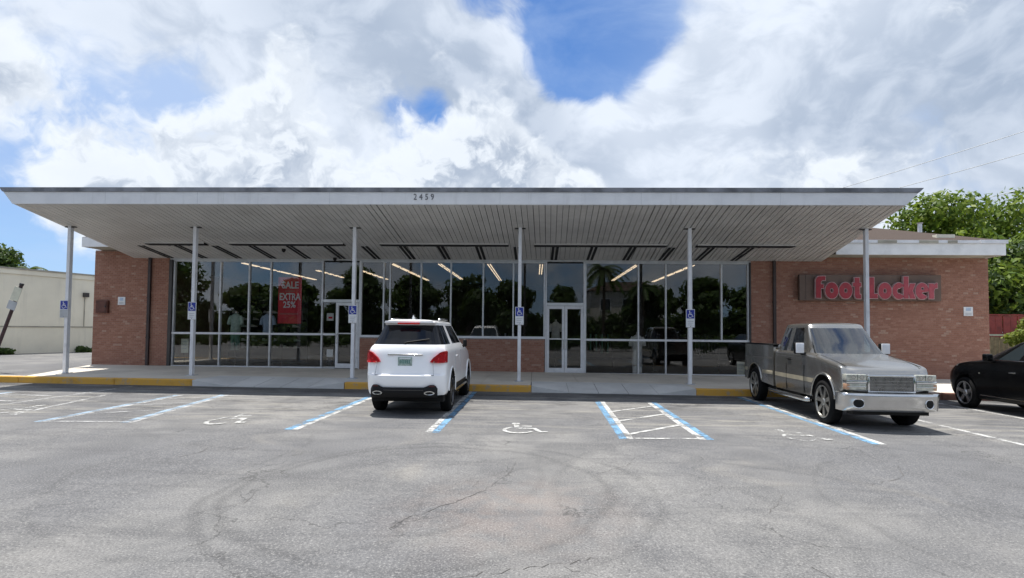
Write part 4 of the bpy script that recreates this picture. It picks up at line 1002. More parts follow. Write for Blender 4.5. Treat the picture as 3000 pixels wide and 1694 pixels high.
# ------------------------------------------------------------------ vehicles
class Car:
    def __init__(s, name, label, cat, X, Y, ang, SX=.785, SY=.88):
        s.X, s.Y, s.a, s.SX, s.SY = X, Y, ang, SX, SY; s.g = gz(X)
        s.root = thing(name, label, cat, (X, Y, s.g))
    def xf(s, v):
        V = np.asarray(v, float).reshape(-1, 3); c, q = math.cos(s.a), math.sin(s.a)
        return np.stack([s.X+s.SX*(c*V[:, 0]-q*V[:, 1]), s.Y+s.SY*(q*V[:, 0]+c*V[:, 1]), s.g+V[:, 2]], 1)
    def put(s, name, b, mat, parent=None, smooth=False): return mo(name, s.xf(b.v), b.f, mat, parent or s.root, smooth)
    def box(s, name, x0, x1, y0, y1, z0, z1, mat, parent=None, bevel=0.):
        b = Bd().box(x0, x1, y0, y1, z0, z1, False)
        o = s.put(name, b, mat, parent)
        if bevel:
            bm = bmesh.new(); bm.from_mesh(o.data); bmesh.ops.bevel(bm, geom=bm.edges[:], offset=bevel, segments=3, affect='EDGES', profile=.5); bm.to_mesh(o.data); bm.free()
            o.data.polygons.foreach_set('use_smooth', [True]*len(o.data.polygons))
        return o
    def prism(s, name, pts, y0, y1, mat, parent=None, dy=None, smooth=False):
        """polygon in x,z extruded along y; dy(x,z) shifts both faces"""
        n = len(pts); f_ = dy or (lambda x, z: 0); b = Bd()
        b.add([(x, y0+f_(x, z), z) for x, z in pts]+[(x, y1+f_(x, z), z) for x, z in pts], [tuple(range(n)), tuple(range(2*n-1, n-1, -1))]+[(i, n+i, n+(i+1) % n, (i+1) % n) for i in range(n)])
        return s.put(name, b, mat, parent, smooth)
    def wheel(s, x, y, r, rim_r, width, side, rim_mat, spokes, steer=0.):
        """x: outer face of the tyre; side +1 right / -1 left"""
        w_ = width; S = side
        def tr(b):
            if steer:
                c, q = math.cos(steer), math.sin(steer); xc = x-S*w_/2
                b.v = [(xc+c*(a-xc)-q*(e-y), y+q*(a-xc)+c*(e-y), z) for a, e, z in b.v]
            return b
        ty = Bd().lathe([(0, rim_r), (S*-.0, rim_r+.02), (S*.012, rim_r+.045), (S*.008, r-.05), (-S*.02, r-.008), (-S*.05, r), (-S*(w_-.05), r), (-S*(w_-.02), r-.01), (-S*w_, rim_r+.02), (-S*w_, rim_r)], (x, y, r), 'x', 36)
        t_ = s.put('wheel', tr(ty), 'rubber', None, True)
        d = Bd().lathe([(-S*.10, .001), (-S*.10, rim_r-.012), (-S*w_*.9, rim_r-.012), (-S*w_*.9, .001)], (x, y, r), 'x', 28)
        s.put('wheel_barrel', tr(d), 'rim_dark', t_, True)
        b = Bd().lathe([(S*.006, rim_r), (-S*.02, rim_r), (-S*.03, rim_r-.03), (S*.006, rim_r-.022)], (x, y, r), 'x', 36)
        b.lathe([(-S*.005, .001), (-S*.005, .055), (-S*.03, .075), (-S*.09, .075), (-S*.09, .001)], (x, y, r), 'x', 18)
        for k in range(spokes):
            a = 2*PI*k/spokes+.3
            def pt(rr, tw, off): return (x+S*off, y+rr*math.cos(a)-tw*math.sin(a), r+rr*math.sin(a)+tw*math.cos(a))
            o = len(b.v); w0, w1 = .030, .042
            for off in (-.012, -.055):
                b.v += [pt(.05, -w0, off-.01), pt(.05, w0, off-.01), pt(rim_r-.015, w1, off), pt(rim_r-.015, -w1, off)]
            b.f += [(o, o+1, o+2, o+3), (o, o+3, o+7, o+4), (o+1, o+5, o+6, o+2), (o+4, o+7, o+6, o+5)]
        s.put('rim', tr(b), rim_mat, t_, False)
        return t_
    def shell(s, rows, label, mats, creases=(), arches=(), arch_r=.40, lvl=2, well='wheel_well'):
        """rows: list of rings (half outline, 17 pts from rear centre to front centre). label(j,i,side)->key of mats"""
        mats = dict(mats); [mats.setdefault('well%d' % q, ('wheel_well', 'well_black')) for q in range(2*len(arches))]; H_ = len(rows[0]); ring = [(i, 1) for i in range(H_)]+[(i, -1) for i in range(H_-2, 0, -1)]; N = len(ring)
        V = []; F = []; L = []; keys = list(mats)
        for r_ in rows:
            for i, sd in ring: V.append((r_[i][0]*sd, r_[i][1], r_[i][2]))
        for j in range(len(rows)-1):
            for k in range(N):
                k2 = (k+1) % N; F.append((j*N+k, j*N+k2, (j+1)*N+k2, (j+1)*N+k))
                i = min(ring[k][0], ring[k2][0]); sd = 1 if k < H_-1 else -1
                L.append(keys.index(label(j, i, sd)))
        def cap(j, flip, lab_):
            for i in range(H_-1):
                def R(q): return j*N+q
                def Lf(q): return j*N+(0 if q == 0 else (H_-1 if q == H_-1 else N-q))
                q = [R(i), R(i+1), Lf(i+1), Lf(i)]; q2 = []
                for z in q:
                    if z not in q2: q2.append(z)
                F.append(tuple(q2[::-1] if flip else q2)); L.append(keys.index(lab_))
        cap(len(rows)-1, False, label(len(rows)-1, 8, 1)); cap(0, True, label(0, 8, 1))
        me = bpy.data.meshes.new('cage'); me.from_pydata(V, [], F)
        for k_ in keys: me.materials.append(MATS[mats[k_][1]])
        me.polygons.foreach_set('material_index', L); me.update()
        bm = bmesh.new(); bm.from_mesh(me); bmesh.ops.recalc_face_normals(bm, faces=bm.faces[:])
        cl = bm.edges.layers.float.new('crease_edge'); bm.verts.ensure_lookup_table()
        for e in bm.edges:
            a, b_ = e.verts[0].index, e.verts[1].index; ja, ka = divmod(a, N); jb, kb = divmod(b_, N)
            for kind, idx, val in creases:
                if kind == 'row' and ja == jb == idx: e[cl] = val
                if kind == 'col' and ring[ka][0] == ring[kb][0] == idx and ja != jb: e[cl] = val
        bm.to_mesh(me); bm.free()
        o = bpy.data.objects.new('cage', me); COL.objects.link(o)
        md = o.modifiers.new('s', 'SUBSURF'); md.levels = lvl; md.render_levels = lvl
        cut = []
        for (y, z) in arches:
            for sd in (-1, 1):
                cb = Bd().lathe([(0, .001), (0, arch_r), (sd*.8, arch_r), (sd*.8, .001)], (sd*.52, y, z), 'x', 40)
                cm = bpy.data.meshes.new('cut'); cm.from_pydata(cb.v, [], cb.f)
                for k_ in keys: cm.materials.append(MATS[mats[k_][1]])
                cm.polygons.foreach_set('material_index', [keys.index('well%d' % len(cut))]*len(cm.polygons))
                bm = bmesh.new(); bm.from_mesh(cm); bmesh.ops.remove_doubles(bm, verts=bm.verts[:], dist=.002); bmesh.ops.recalc_face_normals(bm, faces=bm.faces[:]); bm.to_mesh(cm); bm.free()
                co = bpy.data.objects.new('cut', cm); COL.objects.link(co); cut.append(co)
                m2 = o.modifiers.new('b', 'BOOLEAN'); m2.operation = 'DIFFERENCE'; m2.object = co; m2.solver = 'EXACT'
        dg = bpy.context.evaluated_depsgraph_get(); dg.update()
        ev = bpy.data.meshes.new_from_object(o.evaluated_get(dg))
        VV = np.array([v.co[:] for v in ev.vertices]); groups = {}
        for p in ev.polygons: groups.setdefault(keys[p.material_index], []).append(tuple(p.vertices))
        bpy.data.objects.remove(o); [bpy.data.objects.remove(c_) for c_ in cut]
        W = s.xf(VV); res = {}
        order = sorted(groups, key=lambda k_: 0 if k_ == 'body' else 1)
        for k_ in order:
            fs = groups[k_]; used = sorted({i for f in fs for i in f}); mp = {a: b_ for b_, a in enumerate(used)}
            nm, mt = mats[k_][0], mats[k_][1]
            ob = mo(nm, W[used], [tuple(mp[i] for i in f) for f in fs], mt, s.root, True)
            try:
                bm = bmesh.new(); bm.from_mesh(ob.data)
                for e in bm.edges: e.smooth = not (len(e.link_faces) == 2 and e.calc_face_angle(0) > math.radians(32))
                bm.to_mesh(ob.data); bm.free()
            except Exception: pass
            if len(mats[k_]) > 2: ob['label'] = mats[k_][2]
            res[k_] = ob
        return res
def ring(wd_, yr, yf, z, ys, rc=.12, fc=.30, wp=None, rin=.03, fin=.07, xr=1., xf_=1.):
    """half outline: 0-3 rear, 4-12 side, 13-16 front"""
    wp = wp or [.985, 1, 1, 1, 1, 1, 1, .995, .96]
    pts = [(0, yr), (.36*wd_*xr, yr+rin*.2), (.74*wd_*xr, yr+rin), (.95*wd_*xr, yr+rc)]
    pts += [(wd_*q, y) for q, y in zip(wp, ys)]
    pts += [(.90*wd_*xf_, yf-fc), (.68*wd_*xf_, yf-fin), (.34*wd_*xf_, yf-fin*.2), (0, yf)]
    zf = z if callable(z) else (lambda y, i: z)
    return [(x, y, zf(y, i)) for i, (x, y) in enumerate(pts)]

# ---- white suv, rear towards the camera
suv = Car('white_suv', 'white suv parked nose-in between blue lines, red tail lights facing out', 'car', -2.36, 9.82, 0.)
YS = [.27, .62, 1.02, 1.30, 2.10, 2.24, 3.05, 3.62, 4.30]
def hood(zr, zf): return lambda y, i: zr if y < 2.9 else zr+(zf-zr)*min(1, (y-2.9)/1.9)
YG = [.50, .72, 1.18, 1.36, 2.05, 2.20, 2.92, 3.02, 3.10]
YW = [.70, .86, 1.20, 1.36, 2.00, 2.12, 2.42, 2.47, 2.50]
rows = [ring(.80, .22, 4.62, .33, YS), ring(.92, .10, 4.74, .36, YS, rc=.20, xr=.97), ring(.955, -.02, 4.80, .48, YS, rc=.22, rin=.05, xr=.97), ring(.965, -.05, 4.82, .66, YS, rc=.22, rin=.05, xr=.97), ring(.965, -.045, 4.82, .742, YS, rin=.045, rc=.20, xr=.97),
        ring(.962, .045, 4.815, .768, YS, rc=.17), ring(.962, .075, 4.80, .96, YS, rc=.16), ring(.935, .115, 4.76, hood(1.17, 1.0), YS, rc=.16), ring(.885, .16, 4.55, hood(1.26, 1.08), YS, rc=.14),
        ring(.865, .185, 3.35, hood(1.29, 1.16), YG, rc=.12, fc=.12, wp=[.985, 1, 1, 1, 1, 1, .99, .96, .93], fin=.06),
        ring(.660, .50, 2.62, 1.665, YW, rc=.08, fc=.06, fin=.03), ring(.645, .37, 2.56, 1.715, [.55, .82, 1.2, 1.36, 2.0, 2.12, 2.36, 2.42, 2.46], rc=.04, fc=.05, fin=.03),
        ring(.56, .40, 2.46, 1.752, [.62, .85, 1.2, 1.36, 2.0, 2.1, 2.28, 2.33, 2.37], rc=.07, fc=.05, fin=.03), ring(.34, .55, 2.34, 1.77, [.72, .9, 1.2, 1.36, 2.0, 2.08, 2.18, 2.22, 2.26], rc=.05, fc=.03, fin=.02)]
def lab(j, i, sd):
    S = 'r' if sd > 0 else 'l'
    if j == 9:
        if i <= 2: return 'rear_window'
        if i in (3, 4): return 'quarter_'+S
        if i in (6, 7): return 'reardoor_'+S if i == 7 else 'body'
        if i in (8,): return 'pillar_'+S
        if i == 9: return 'frontdoor_'+S
        if i == 5: return 'quarter_'+S
        if i >= 12: return 'windshield'
    if j in (0,): return 'skirt'
    if j == 1 and i <= 1: return 'diffuser'
    if j in (1,) and 6 <= i <= 12: return 'skirt'
    pass
    return 'body'
res = suv.shell(rows, lab, {'body': ('body', 'suv_white'), 'rear_window': ('rear_window', 'car_glass'), 'quarter_r': ('quarter_window', 'car_glass'), 'quarter_l': ('quarter_window', 'car_glass'),
    'reardoor_r': ('door_window', 'car_glass'), 'reardoor_l': ('door_window', 'car_glass'), 'pillar_r': ('pillar_trim', 'plastic_black'), 'pillar_l': ('pillar_trim', 'plastic_black'),
    'frontdoor_r': ('door_window', 'car_glass'), 'frontdoor_l': ('door_window', 'car_glass'), 'windshield': ('windshield', 'windshield_glass'), 'skirt': ('skirt', 'plastic_black'), 'diffuser': ('diffuser', 'plastic_black'),
},
    creases=[('row', 3, .35), ('row', 4, .7), ('row', 5, .7), ('row', 7, .3), ('row', 9, .7), ('row', 10, .6), ('row', 11, .4)], arches=[(.97, .40), (3.88, .40)], arch_r=.44)
for y in (.97, 3.88):
    for sd in (-1, 1): suv.wheel(sd*.955, y, .375, .265, .26, sd, 'rim_dark', 5)
body = res['body']
# tail lights: wedges wrapped round the rear corners
def suv_y(x, z):      # rear skin of the upper tailgate
    ax = abs(x); y = .075+(z-.96)*.20
    return y+(.0 if ax < .66 else (ax-.66)*.16)+(0 if ax < .86 else (ax-.86)*1.7)
for sd in (-1, 1):
    top = [(.68, 1.055), (.74, 1.115), (.80, 1.155), (.86, 1.175), (.90, 1.18), (.935, 1.18), (.955, 1.17)]
    bot = [(.58, .985), (.66, .972), (.74, .97), (.82, .97), (.88, .97), (.93, .97), (.957, .975)]
    top[0] = (.60, 1.005)
    top.insert(1, (.65, 1.06)); bot.insert(1, (.62, .978))
    b = Bd(); n = len(top)
    for k in range(n):
        for q in range(5):
            x = bot[k][0]+(top[k][0]-bot[k][0])*q/4; z = bot[k][1]+(top[k][1]-bot[k][1])*q/4
            b.v.append((sd*x, suv_y(x, z)-.012, z))
    for k in range(n-1):
        for q in range(4):
            f_ = (k*5+q, (k+1)*5+q, (k+1)*5+q+1, k*5+q+1); b.f.append(f_ if sd > 0 else f_[::-1])
    rim = [k*5 for k in range(n)]+[(n-1)*5+q for q in range(1, 5)]+[k*5+4 for k in range(n-2, -1, -1)]+[q for q in range(3, 0, -1)]
    o = len(b.v)
    for r_ in rim: x, y, z = b.v[r_]; b.v.append((x*.985, y+.07, z))
    for k in range(len(rim)):
        k2 = (k+1) % len(rim); f_ = (rim[k], o+k, o+k2, rim[k2]); b.f.append(f_[::-1] if sd > 0 else f_)
    tl = suv.put('tail_light', b, 'lamp_red', None, True)
    for z0, z1, xa, xb in ((1.03, 1.062, .76, .90), (1.10, 1.13, .80, .91)):
        suv.prism('light_bar', [(sd*xa, z0), (sd*xb, z0), (sd*xb, z1), (sd*(xa+.02), z1)], -.018, -.008, 'lamp_red_bright', tl, dy=lambda x, z: suv_y(x, z))
    suv.prism('clear_strip', [(sd*.66, .972), (sd*.92, .972), (sd*.92, .995), (sd*.67, .995)], -.018, -.008, 'lamp_clear', tl, dy=lambda x, z: suv_y(x, z))
suv.box('underbody', -.85, .85, .35, 4.5, .24, .34, 'well_black'); suv.box('rear_axle', -.8, .8, .90, 1.04, .30, .42, 'well_black')
def rear_skin(x):      # lower bumper skin, relative to y = 0
    ax = abs(x); return .05*min(1, ax/.7)**2+max(0, ax-.70)*.70
# tailgate furniture
suv.box('chrome_strip', -.41, .41, .075, .11, 1.105, 1.128, 'chrome_dull', body, .004)
pl = suv.box('license_plate', -.165, .165, .066, .09, .915, 1.075, 'plate_green', body, .004)
suv.box('plate_band', -.13, .13, .0635, .0655, 1.04, 1.06, 'sign_white', pl)
for k in range(6): suv.box('plate_character', -.12+k*.042, -.095+k*.042, .0635, .0655, .955, 1.02, 'teal_cloth', pl)
suv.box('plate_recess', -.22, .22, .086, .11, .885, 1.10, 'suv_white', body, .01)
suv.prism('tailgate_seam', [(-.68, .745), (.68, .745), (.68, .752), (-.68, .752)], .006, .02, 'plastic_black', body, dy=lambda x, z: abs(x)*.02)
for sd in (-1, 1):
    suv.prism('tailgate_seam', [(sd*.68, .75), (sd*.687, .75), (sd*.655, .955), (sd*.648, .955)], .02, .04, 'sign_grey', body, dy=lambda x, z: (z-.75)*.24)
    suv.prism('exhaust_tip', [(sd*.60+.12*math.cos(a), .435+.036*math.sin(a)) for a in [2*PI*k/16 for k in range(16)]], -.085, .06, 'chrome_dull', body, dy=lambda x, z: rear_skin(x))
    suv.prism('exhaust_bore', [(sd*.60+.085*math.cos(a), .435+.021*math.sin(a)) for a in [2*PI*k/16 for k in range(16)]], -.088, .0, 'well_black', body, dy=lambda x, z: rear_skin(x))
    suv.prism('reflector', [(sd*.58, .545), (sd*.72, .545), (sd*.71, .568), (sd*.60, .568)], -.078, .0, 'lamp_dark_red', body, dy=lambda x, z: rear_skin(x))
b = Bd(); xs_ = [-.775+1.55*k/40 for k in range(41)]
for x in xs_:
    ax = abs(x); zt_ = .535 if ax < .48 else (.535+(ax-.48)/.12*.045 if ax < .60 else .58); zt_ -= max(0, ax-.72)*1.3
    for z, d in ((.345, -.03), (.36, -.062), (.44, -.068), (zt_-.01, -.066), (zt_, -.05)): b.v.append((x, rear_skin(x)+d, z))
for k in range(40):
    for q in range(4): b.f.append((k*5+q, (k+1)*5+q, (k+1)*5+q+1, k*5+q+1))
suv.put('bumper_insert', b, 'plastic_black', body, True)
suv.prism('bumper_trim', [(-.46+.04*k, .478) for k in range(24)]+[(.46-.04*k, .49) for k in range(24)], -.078, -.06, 'dark_frame', body, dy=lambda x, z: rear_skin(x))
suv.prism('brake_light', [(-.26, 1.672), (.26, 1.672), (.26, 1.70), (-.26, 1.70)], .345, .40, 'lamp_red_bright', body)
# roof spoiler and fin, rear wiper
suv.prism('roof_spoiler', [(-.60, 1.70), (.60, 1.70), (.56, 1.735), (-.56, 1.735)], .335, .70, 'suv_white', body, smooth=False, dy=lambda x, z: abs(x)**2*.12)
b = Bd(); b.add([(-.02, .75, 1.76), (.02, .75, 1.76), (.02, .98, 1.76), (-.02, .98, 1.76), (0, .76, 1.855), (0, .82, 1.85)], [(0, 1, 2, 3), (0, 4, 1), (1, 4, 5, 2), (2, 5, 3), (3, 5, 4, 0)]); suv.put('antenna_fin', b, 'suv_white', body)
b = Bd().tube([(-.05, .205, 1.325), (.0, .215, 1.34), (.52, .27, 1.40)], .012, 6); suv.put('wiper', b, 'plastic_black', res['rear_window'])
for sd in (-1, 1):
    b = Bd().tube([(sd*.60, .95, 1.765), (sd*.595, 1.5, 1.79), (sd*.58, 2.2, 1.785)], .018, 8); suv.put('roof_rail', b, 'chrome_dull', body, True)
    mr = suv.box('wing_mirror', sd*1.02 - (.11 if sd > 0 else .0), sd*1.02+(.0 if sd > 0 else .11), 2.92, 3.06, 1.19, 1.36, 'plastic_black', body, .03)
    suv.box('mirror_arm', min(sd*.88, sd*.95), max(sd*.88, sd*.95), 2.95, 3.02, 1.18, 1.23, 'plastic_black', mr)
    suv.box('door_handle', min(sd*.945, sd*.975), max(sd*.945, sd*.975), 1.55, 1.77, 1.03, 1.06, 'suv_white', body, .008)
    for y in (1.33, 2.16): suv.box('door_seam', min(sd*.962, sd*.968), max(sd*.962, sd*.968), y, y+.012, .5, 1.16, 'sign_grey', body)
    for y in (.97, 3.88):
        b = Bd(); 
        pts = [(sd*.957, y+.46*math.cos(a), .40+.46*math.sin(a)) for a in [math.radians(q) for q in range(-4, 185, 9)]]
        b.tube(pts, .022, 6); suv.put('arch_trim', b, 'suv_white', body, True)
    b = Bd().box(min(sd*.88, sd*.97), max(sd*.88, sd*.97), 1.45, 3.4, .34, .39, False); suv.put('side_step', b, 'chrome_dull', body)

# ---- grey pickup, front towards the camera
tk = Car('grey_pickup', 'dusty grey extended-cab pickup with chrome bumper, backed up to the curb', 'truck', 6.03, 9.20+5.78*.88, PI-.023, SX=.765)
TY = [2.46, 2.75, 3.10, 3.18, 3.55, 3.90, 4.20, 4.95, 5.50]
TG = [2.46, 2.60, 3.00, 3.14, 3.40, 3.86, 4.02, 4.10, 4.18]
TT = [2.58, 2.66, 2.98, 3.12, 3.36, 3.56, 3.66, 3.69, 3.71]
wpt = [.995, 1, 1, 1, 1, 1, 1, 1, .975]
def th(zr, zf): return lambda y, i: zr if y < 4.1 else zr+(zf-zr)*min(1, (y-4.1)/1.6)
kw = dict(rc=.02, rin=.0, xr=1.03)
rows = [ring(.86, 2.40, 5.58, .42, TY, wp=wpt, **kw), ring(.95, 2.40, 5.60, .44, TY, wp=wpt, **kw), ring(.975, 2.40, 5.62, .62, TY, wp=wpt, fc=.16, fin=.02, **kw), ring(.975, 2.40, 5.63, .70, TY, wp=wpt, fc=.14, fin=.02, **kw),
        ring(.975, 2.40, 5.63, .78, TY, wp=wpt, fc=.14, fin=.02, **kw), ring(.97, 2.40, 5.62, th(1.02, .94), TY, wp=wpt, fc=.14, fin=.02, **kw), ring(.955, 2.40, 5.56, th(1.20, 1.0), TY, wp=wpt, fc=.16, fin=.02, **kw),
        ring(.92, 2.40, 5.40, th(1.235, 1.05), TY, wp=wpt, fc=.18, fin=.02, **kw),
        ring(.885, 2.42, 4.40, th(1.245, 1.20), TG, wp=[.99, 1, 1, 1, 1, 1, .985, .96, .93], fc=.10, fin=.04, **kw),
        ring(.705, 2.54, 3.80, 1.735, TT, fc=.05, fin=.02, **kw), ring(.675, 2.56, 3.74, 1.80, [2.62, 2.70, 2.98, 3.12, 3.36, 3.5, 3.6, 3.63, 3.66], fc=.05, fin=.02, **kw), ring(.50, 2.66, 3.60, 1.835, [2.72, 2.78, 3.0, 3.12, 3.34, 3.44, 3.5, 3.52, 3.54], fc=.03, fin=.02, **kw)]
def labt(j, i, sd):
    S = 'r' if sd > 0 else 'l'
    if j == 8:
        if i <= 2: return 'back'
        if i in (5,): return 'rear_'+S
        if i in (7, 8): return 'front_'+S
        if i >= 12: return 'windshield'
    if j == 0: return 'skirt'
    if j == 3 and 4 <= i <= 10: return 'mould_'+S
    return 'body'
rest = tk.shell(rows, labt, {'body': ('cab', 'truck_grey'), 'back': ('back_window', 'tint_glass'), 'rear_r': ('rear_side_window', 'tint_glass'), 'rear_l': ('rear_side_window', 'tint_glass'), 'front_r': ('door_window', 'cab_glass'), 'front_l': ('door_window', 'cab_glass'),
    'windshield': ('windshield', 'cab_glass'), 'skirt': ('skirt', 'plastic_black'), 'mould_r': ('side_moulding', 'truck_trim'), 'mould_l': ('side_moulding', 'truck_trim')},
    creases=[('row', 1, .6), ('row', 6, .35), ('row', 8, .6), ('row', 9, .7), ('row', 10, .3), ('row', 3, .5), ('row', 4, .5), ('col', 3, .8), ('col', 4, .8), ('col', 0, 0)], arches=[(4.81, .42)], arch_r=.47)
cab = rest['body']
for y in (1.15, 4.81):
    for sd in (-1, 1): tk.wheel(sd*.985, y, .395, .295, .27, sd, 'rim_warm', 7)
# bed: outer side panels, floor, tailgate, rail caps
bedp = tk.box('bed_floor', -.80, .80, .46, 2.30, .62, .68, 'plastic_black')
for sd in (-1, 1):
    out = [(y, z) for y, z in [(.42, .50), (.66, .50)]]+[(1.15-.49*math.cos(a), .42+.49*math.sin(a)) for a in [math.radians(q) for q in range(10, 171, 10)]]+[(1.64, .50), (2.36, .46), (2.36, 1.30), (2.30, 1.345), (.46, 1.345), (.42, 1.30)]
    n = len(out); b = Bd(); x0, x1 = sd*.80, sd*.975
    b.add([(x1 if z < 1.2 else sd*.955, y, z) for y, z in out]+[(x0, y, z) for y, z in out], [tuple(range(n)), tuple(range(2*n-1, n-1, -1))]+[(i, n+i, n+(i+1) % n, (i+1) % n) for i in range(n)])
    bs = tk.put('bed_side', b, 'truck_grey')
    tk.box('rail_cap', min(sd*.78, sd*.965), max(sd*.78, sd*.965), .43, 2.35, 1.346, 1.375, 'plastic_black', bs, .01)
    tk.box('side_moulding', min(sd*.975, sd*.99), max(sd*.975, sd*.99), 1.70, 2.34, .70, .78, 'truck_trim', bs, .004); tk.box('side_moulding', min(sd*.975, sd*.99), max(sd*.975, sd*.99), .46, .64, .70, .78, 'truck_trim', bs, .004)
    tk.box('body_crease', min(sd*.972, sd*.984), max(sd*.972, sd*.984), .45, 2.34, 1.05, 1.075, 'truck_grey', bs, .006)
    b = Bd().tube([(sd*.978, 1.15-.49*math.cos(a), .42+.49*math.sin(a)) for a in [math.radians(q) for q in range(8, 173, 8)]], .026, 6); tk.put('arch_trim', b, 'truck_grey', bs, True)
    b = Bd().tube([(sd*.978, 4.81-.485*math.cos(a), .42+.485*math.sin(a)) for a in [math.radians(q) for q in range(4, 177, 8)]], .024, 6); tk.put('arch_trim', b, 'truck_grey', cab, True)
    st = tk.put('running_board', Bd().tube([(sd*.93, 2.05, .36), (sd*1.0, 2.2, .36), (sd*1.0, 4.05, .36), (sd*.93, 4.2, .36)], .045, 10), 'chrome_dull', None, True)
    for y in (2.5, 3.7): tk.box('step_bracket', min(sd*.8, sd*.96), max(sd*.8, sd*.96), y, y+.05, .36, .43, 'plastic_black', st)
    for y0, y1, z0, z1 in ((3.10, 3.115, .46, 1.235), (3.985, 4.0, .46, 1.22)): tk.box('door_seam', min(sd*.966, sd*.978), max(sd*.966, sd*.978), y0, y1, z0, 1.0, 'well_black', cab)
    tk.box('door_handle', min(sd*.96, sd*.99), max(sd*.96, sd*.99), 3.18, 3.36, 1.075, 1.105, 'plastic_black', cab, .008)
    # mirrors
    mr = tk.box('wing_mirror', min(sd*.94, sd*1.16), max(sd*.94, sd*1.16), 3.84, 3.96, 1.215, 1.44, 'plastic_black', None, .03)
    tk.box('mirror_cap', min(sd*.955, sd*1.15), max(sd*.955, sd*1.15), 3.95, 3.985, 1.235, 1.43, 'white_metal', mr, .008)  # white colour stands in for sky reflected in a chrome cap
    tk.box('mirror_arm', min(sd*.86, sd*1.0), max(sd*.86, sd*1.0), 3.88, 3.95, 1.20, 1.25, 'plastic_black', mr)
    # lamps
    hl = tk.box('headlight', min(sd*.52, sd*.945), max(sd*.52, sd*.945), 5.50, 5.655, .845, .945, 'lamp_clear', None, .012)
    tk.box('chrome_bar', min(sd*.52, sd*.945), max(sd*.52, sd*.945), 5.52, 5.668, .795, .84, 'chrome', hl, .008)
    for xx in (.62, .80): tk.prism('lamp_bowl', [(sd*xx+.055*math.cos(a), .895+.038*math.sin(a)) for a in [2*PI*k/14 for k in range(14)]], 5.65, 5.659, 'chrome_dull', hl); tk.prism('bulb', [(sd*xx+.02*math.cos(a), .895+.015*math.sin(a)) for a in [2*PI*k/10 for k in range(10)]], 5.655, 5.664, 'lamp_clear', hl)
    tk.box('lamp_divider', min(sd*.706, sd*.714), max(sd*.706, sd*.714), 5.65, 5.660, .85, .94, 'dark_frame', hl)
    lm = tk.box('turn_signal', min(sd*.52, sd*.945), max(sd*.52, sd*.945), 5.50, 5.652, .685, .79, 'lamp_clear', None, .012)
    tk.box('chrome_bar', min(sd*.53, sd*.93), max(sd*.53, sd*.93), 5.56, 5.662, .73, .748, 'chrome', lm, .004); tk.box('amber_corner', min(sd*.88, sd*.948), max(sd*.88, sd*.948), 5.53, 5.660, .69, .785, 'lamp_amber', lm, .006)
tk.box('cab_floor', -.86, .86, 2.48, 4.25, .50, .72, 'well_black', cab)
tk.box('dashboard', -.80, .80, 3.98, 4.32, .85, 1.20, 'plastic_black', cab, .05)
for sx_ in (-.42, .42):
    st_ = tk.box('seat', sx_-.27, sx_+.27, 3.0, 3.5, .72, .92, 'cloth_dark', cab, .05); tk.box('seat_back', sx_-.26, sx_+.26, 2.92, 3.08, .90, 1.40, 'cloth_dark', st_, .05); tk.box('headrest', sx_-.13, sx_+.13, 2.92, 3.03, 1.42, 1.60, 'cloth_dark', st_, .04)
tk.put('steering_wheel', Bd().tube([(-.42+.19*math.cos(a), 3.84+.05*math.sin(a), 1.12+.17*math.sin(a)) for a in [2*PI*k/20 for k in range(21)]], .016, 6, caps=False), 'plastic_black', cab, True)
tk.box('rear_view_mirror', -.12, .12, 3.84, 3.87, 1.56, 1.62, 'plastic_black', cab, .01)
tk.box('tailgate', -.80, .80, .41, .47, .62, 1.34, 'truck_grey', None, .015)
# grille
gr = tk.box('grille', -.46, .46, 5.58, 5.64, .665, .905, 'plastic_black')
for z0, z1 in ((.905, .935), (.645, .668)): tk.box('grille_surround', -.50, .50, 5.58, 5.675, z0, z1, 'chrome', gr, .008)
for sd in (-1, 1): tk.box('grille_surround', min(sd*.46, sd*.50), max(sd*.46, sd*.50), 5.58, 5.672, .669, .904, 'chrome', gr, .008)
for k in range(38): tk.box('grille_slat', -.450+k*.0240, -.450+k*.0240+.010, 5.64, 5.653, .672, .90, 'rim_silver', gr)
for k in range(3): tk.box('grille_bar', -.455, .455, 5.642, 5.650, .722+k*.055, .728+k*.055, 'rim_silver', gr)
# bumper: wrapped chrome blade with fog lamp holes
def bp(x): return 5.80-.02-.16*abs(x/1.0)**3.2
xsb = [-1.0+2.0*k/28 for k in range(29)]; b = Bd(); prof = [(.33, -.07), (.345, -.01), (.42, .0), (.52, .012), (.585, .035), (.622, .035), (.638, .0), (.638, -.09)]
for x in xsb:
    for z, d in prof: b.v.append((x, bp(x)+d, z))
m_ = len(prof)
for k in range(28):
    for i in range(m_-1): b.f.append((k*m_+i, k*m_+i+1, (k+1)*m_+i+1, (k+1)*m_+i))
for sd in (-1, 1):      # wrap back to the wheel arch
    o = len(b.v); xe = sd*1.0
    for z, d in prof: b.v.append((xe*.995, 5.33, z))
    base_ = 0 if sd < 0 else 28*m_
    for i in range(m_-1):
        q = (o+i, o+i+1, base_+i+1, base_+i); b.f.append(q if sd < 0 else q[::-1])
bmp = tk.put('front_bumper', b, 'chrome_dull', None, True)
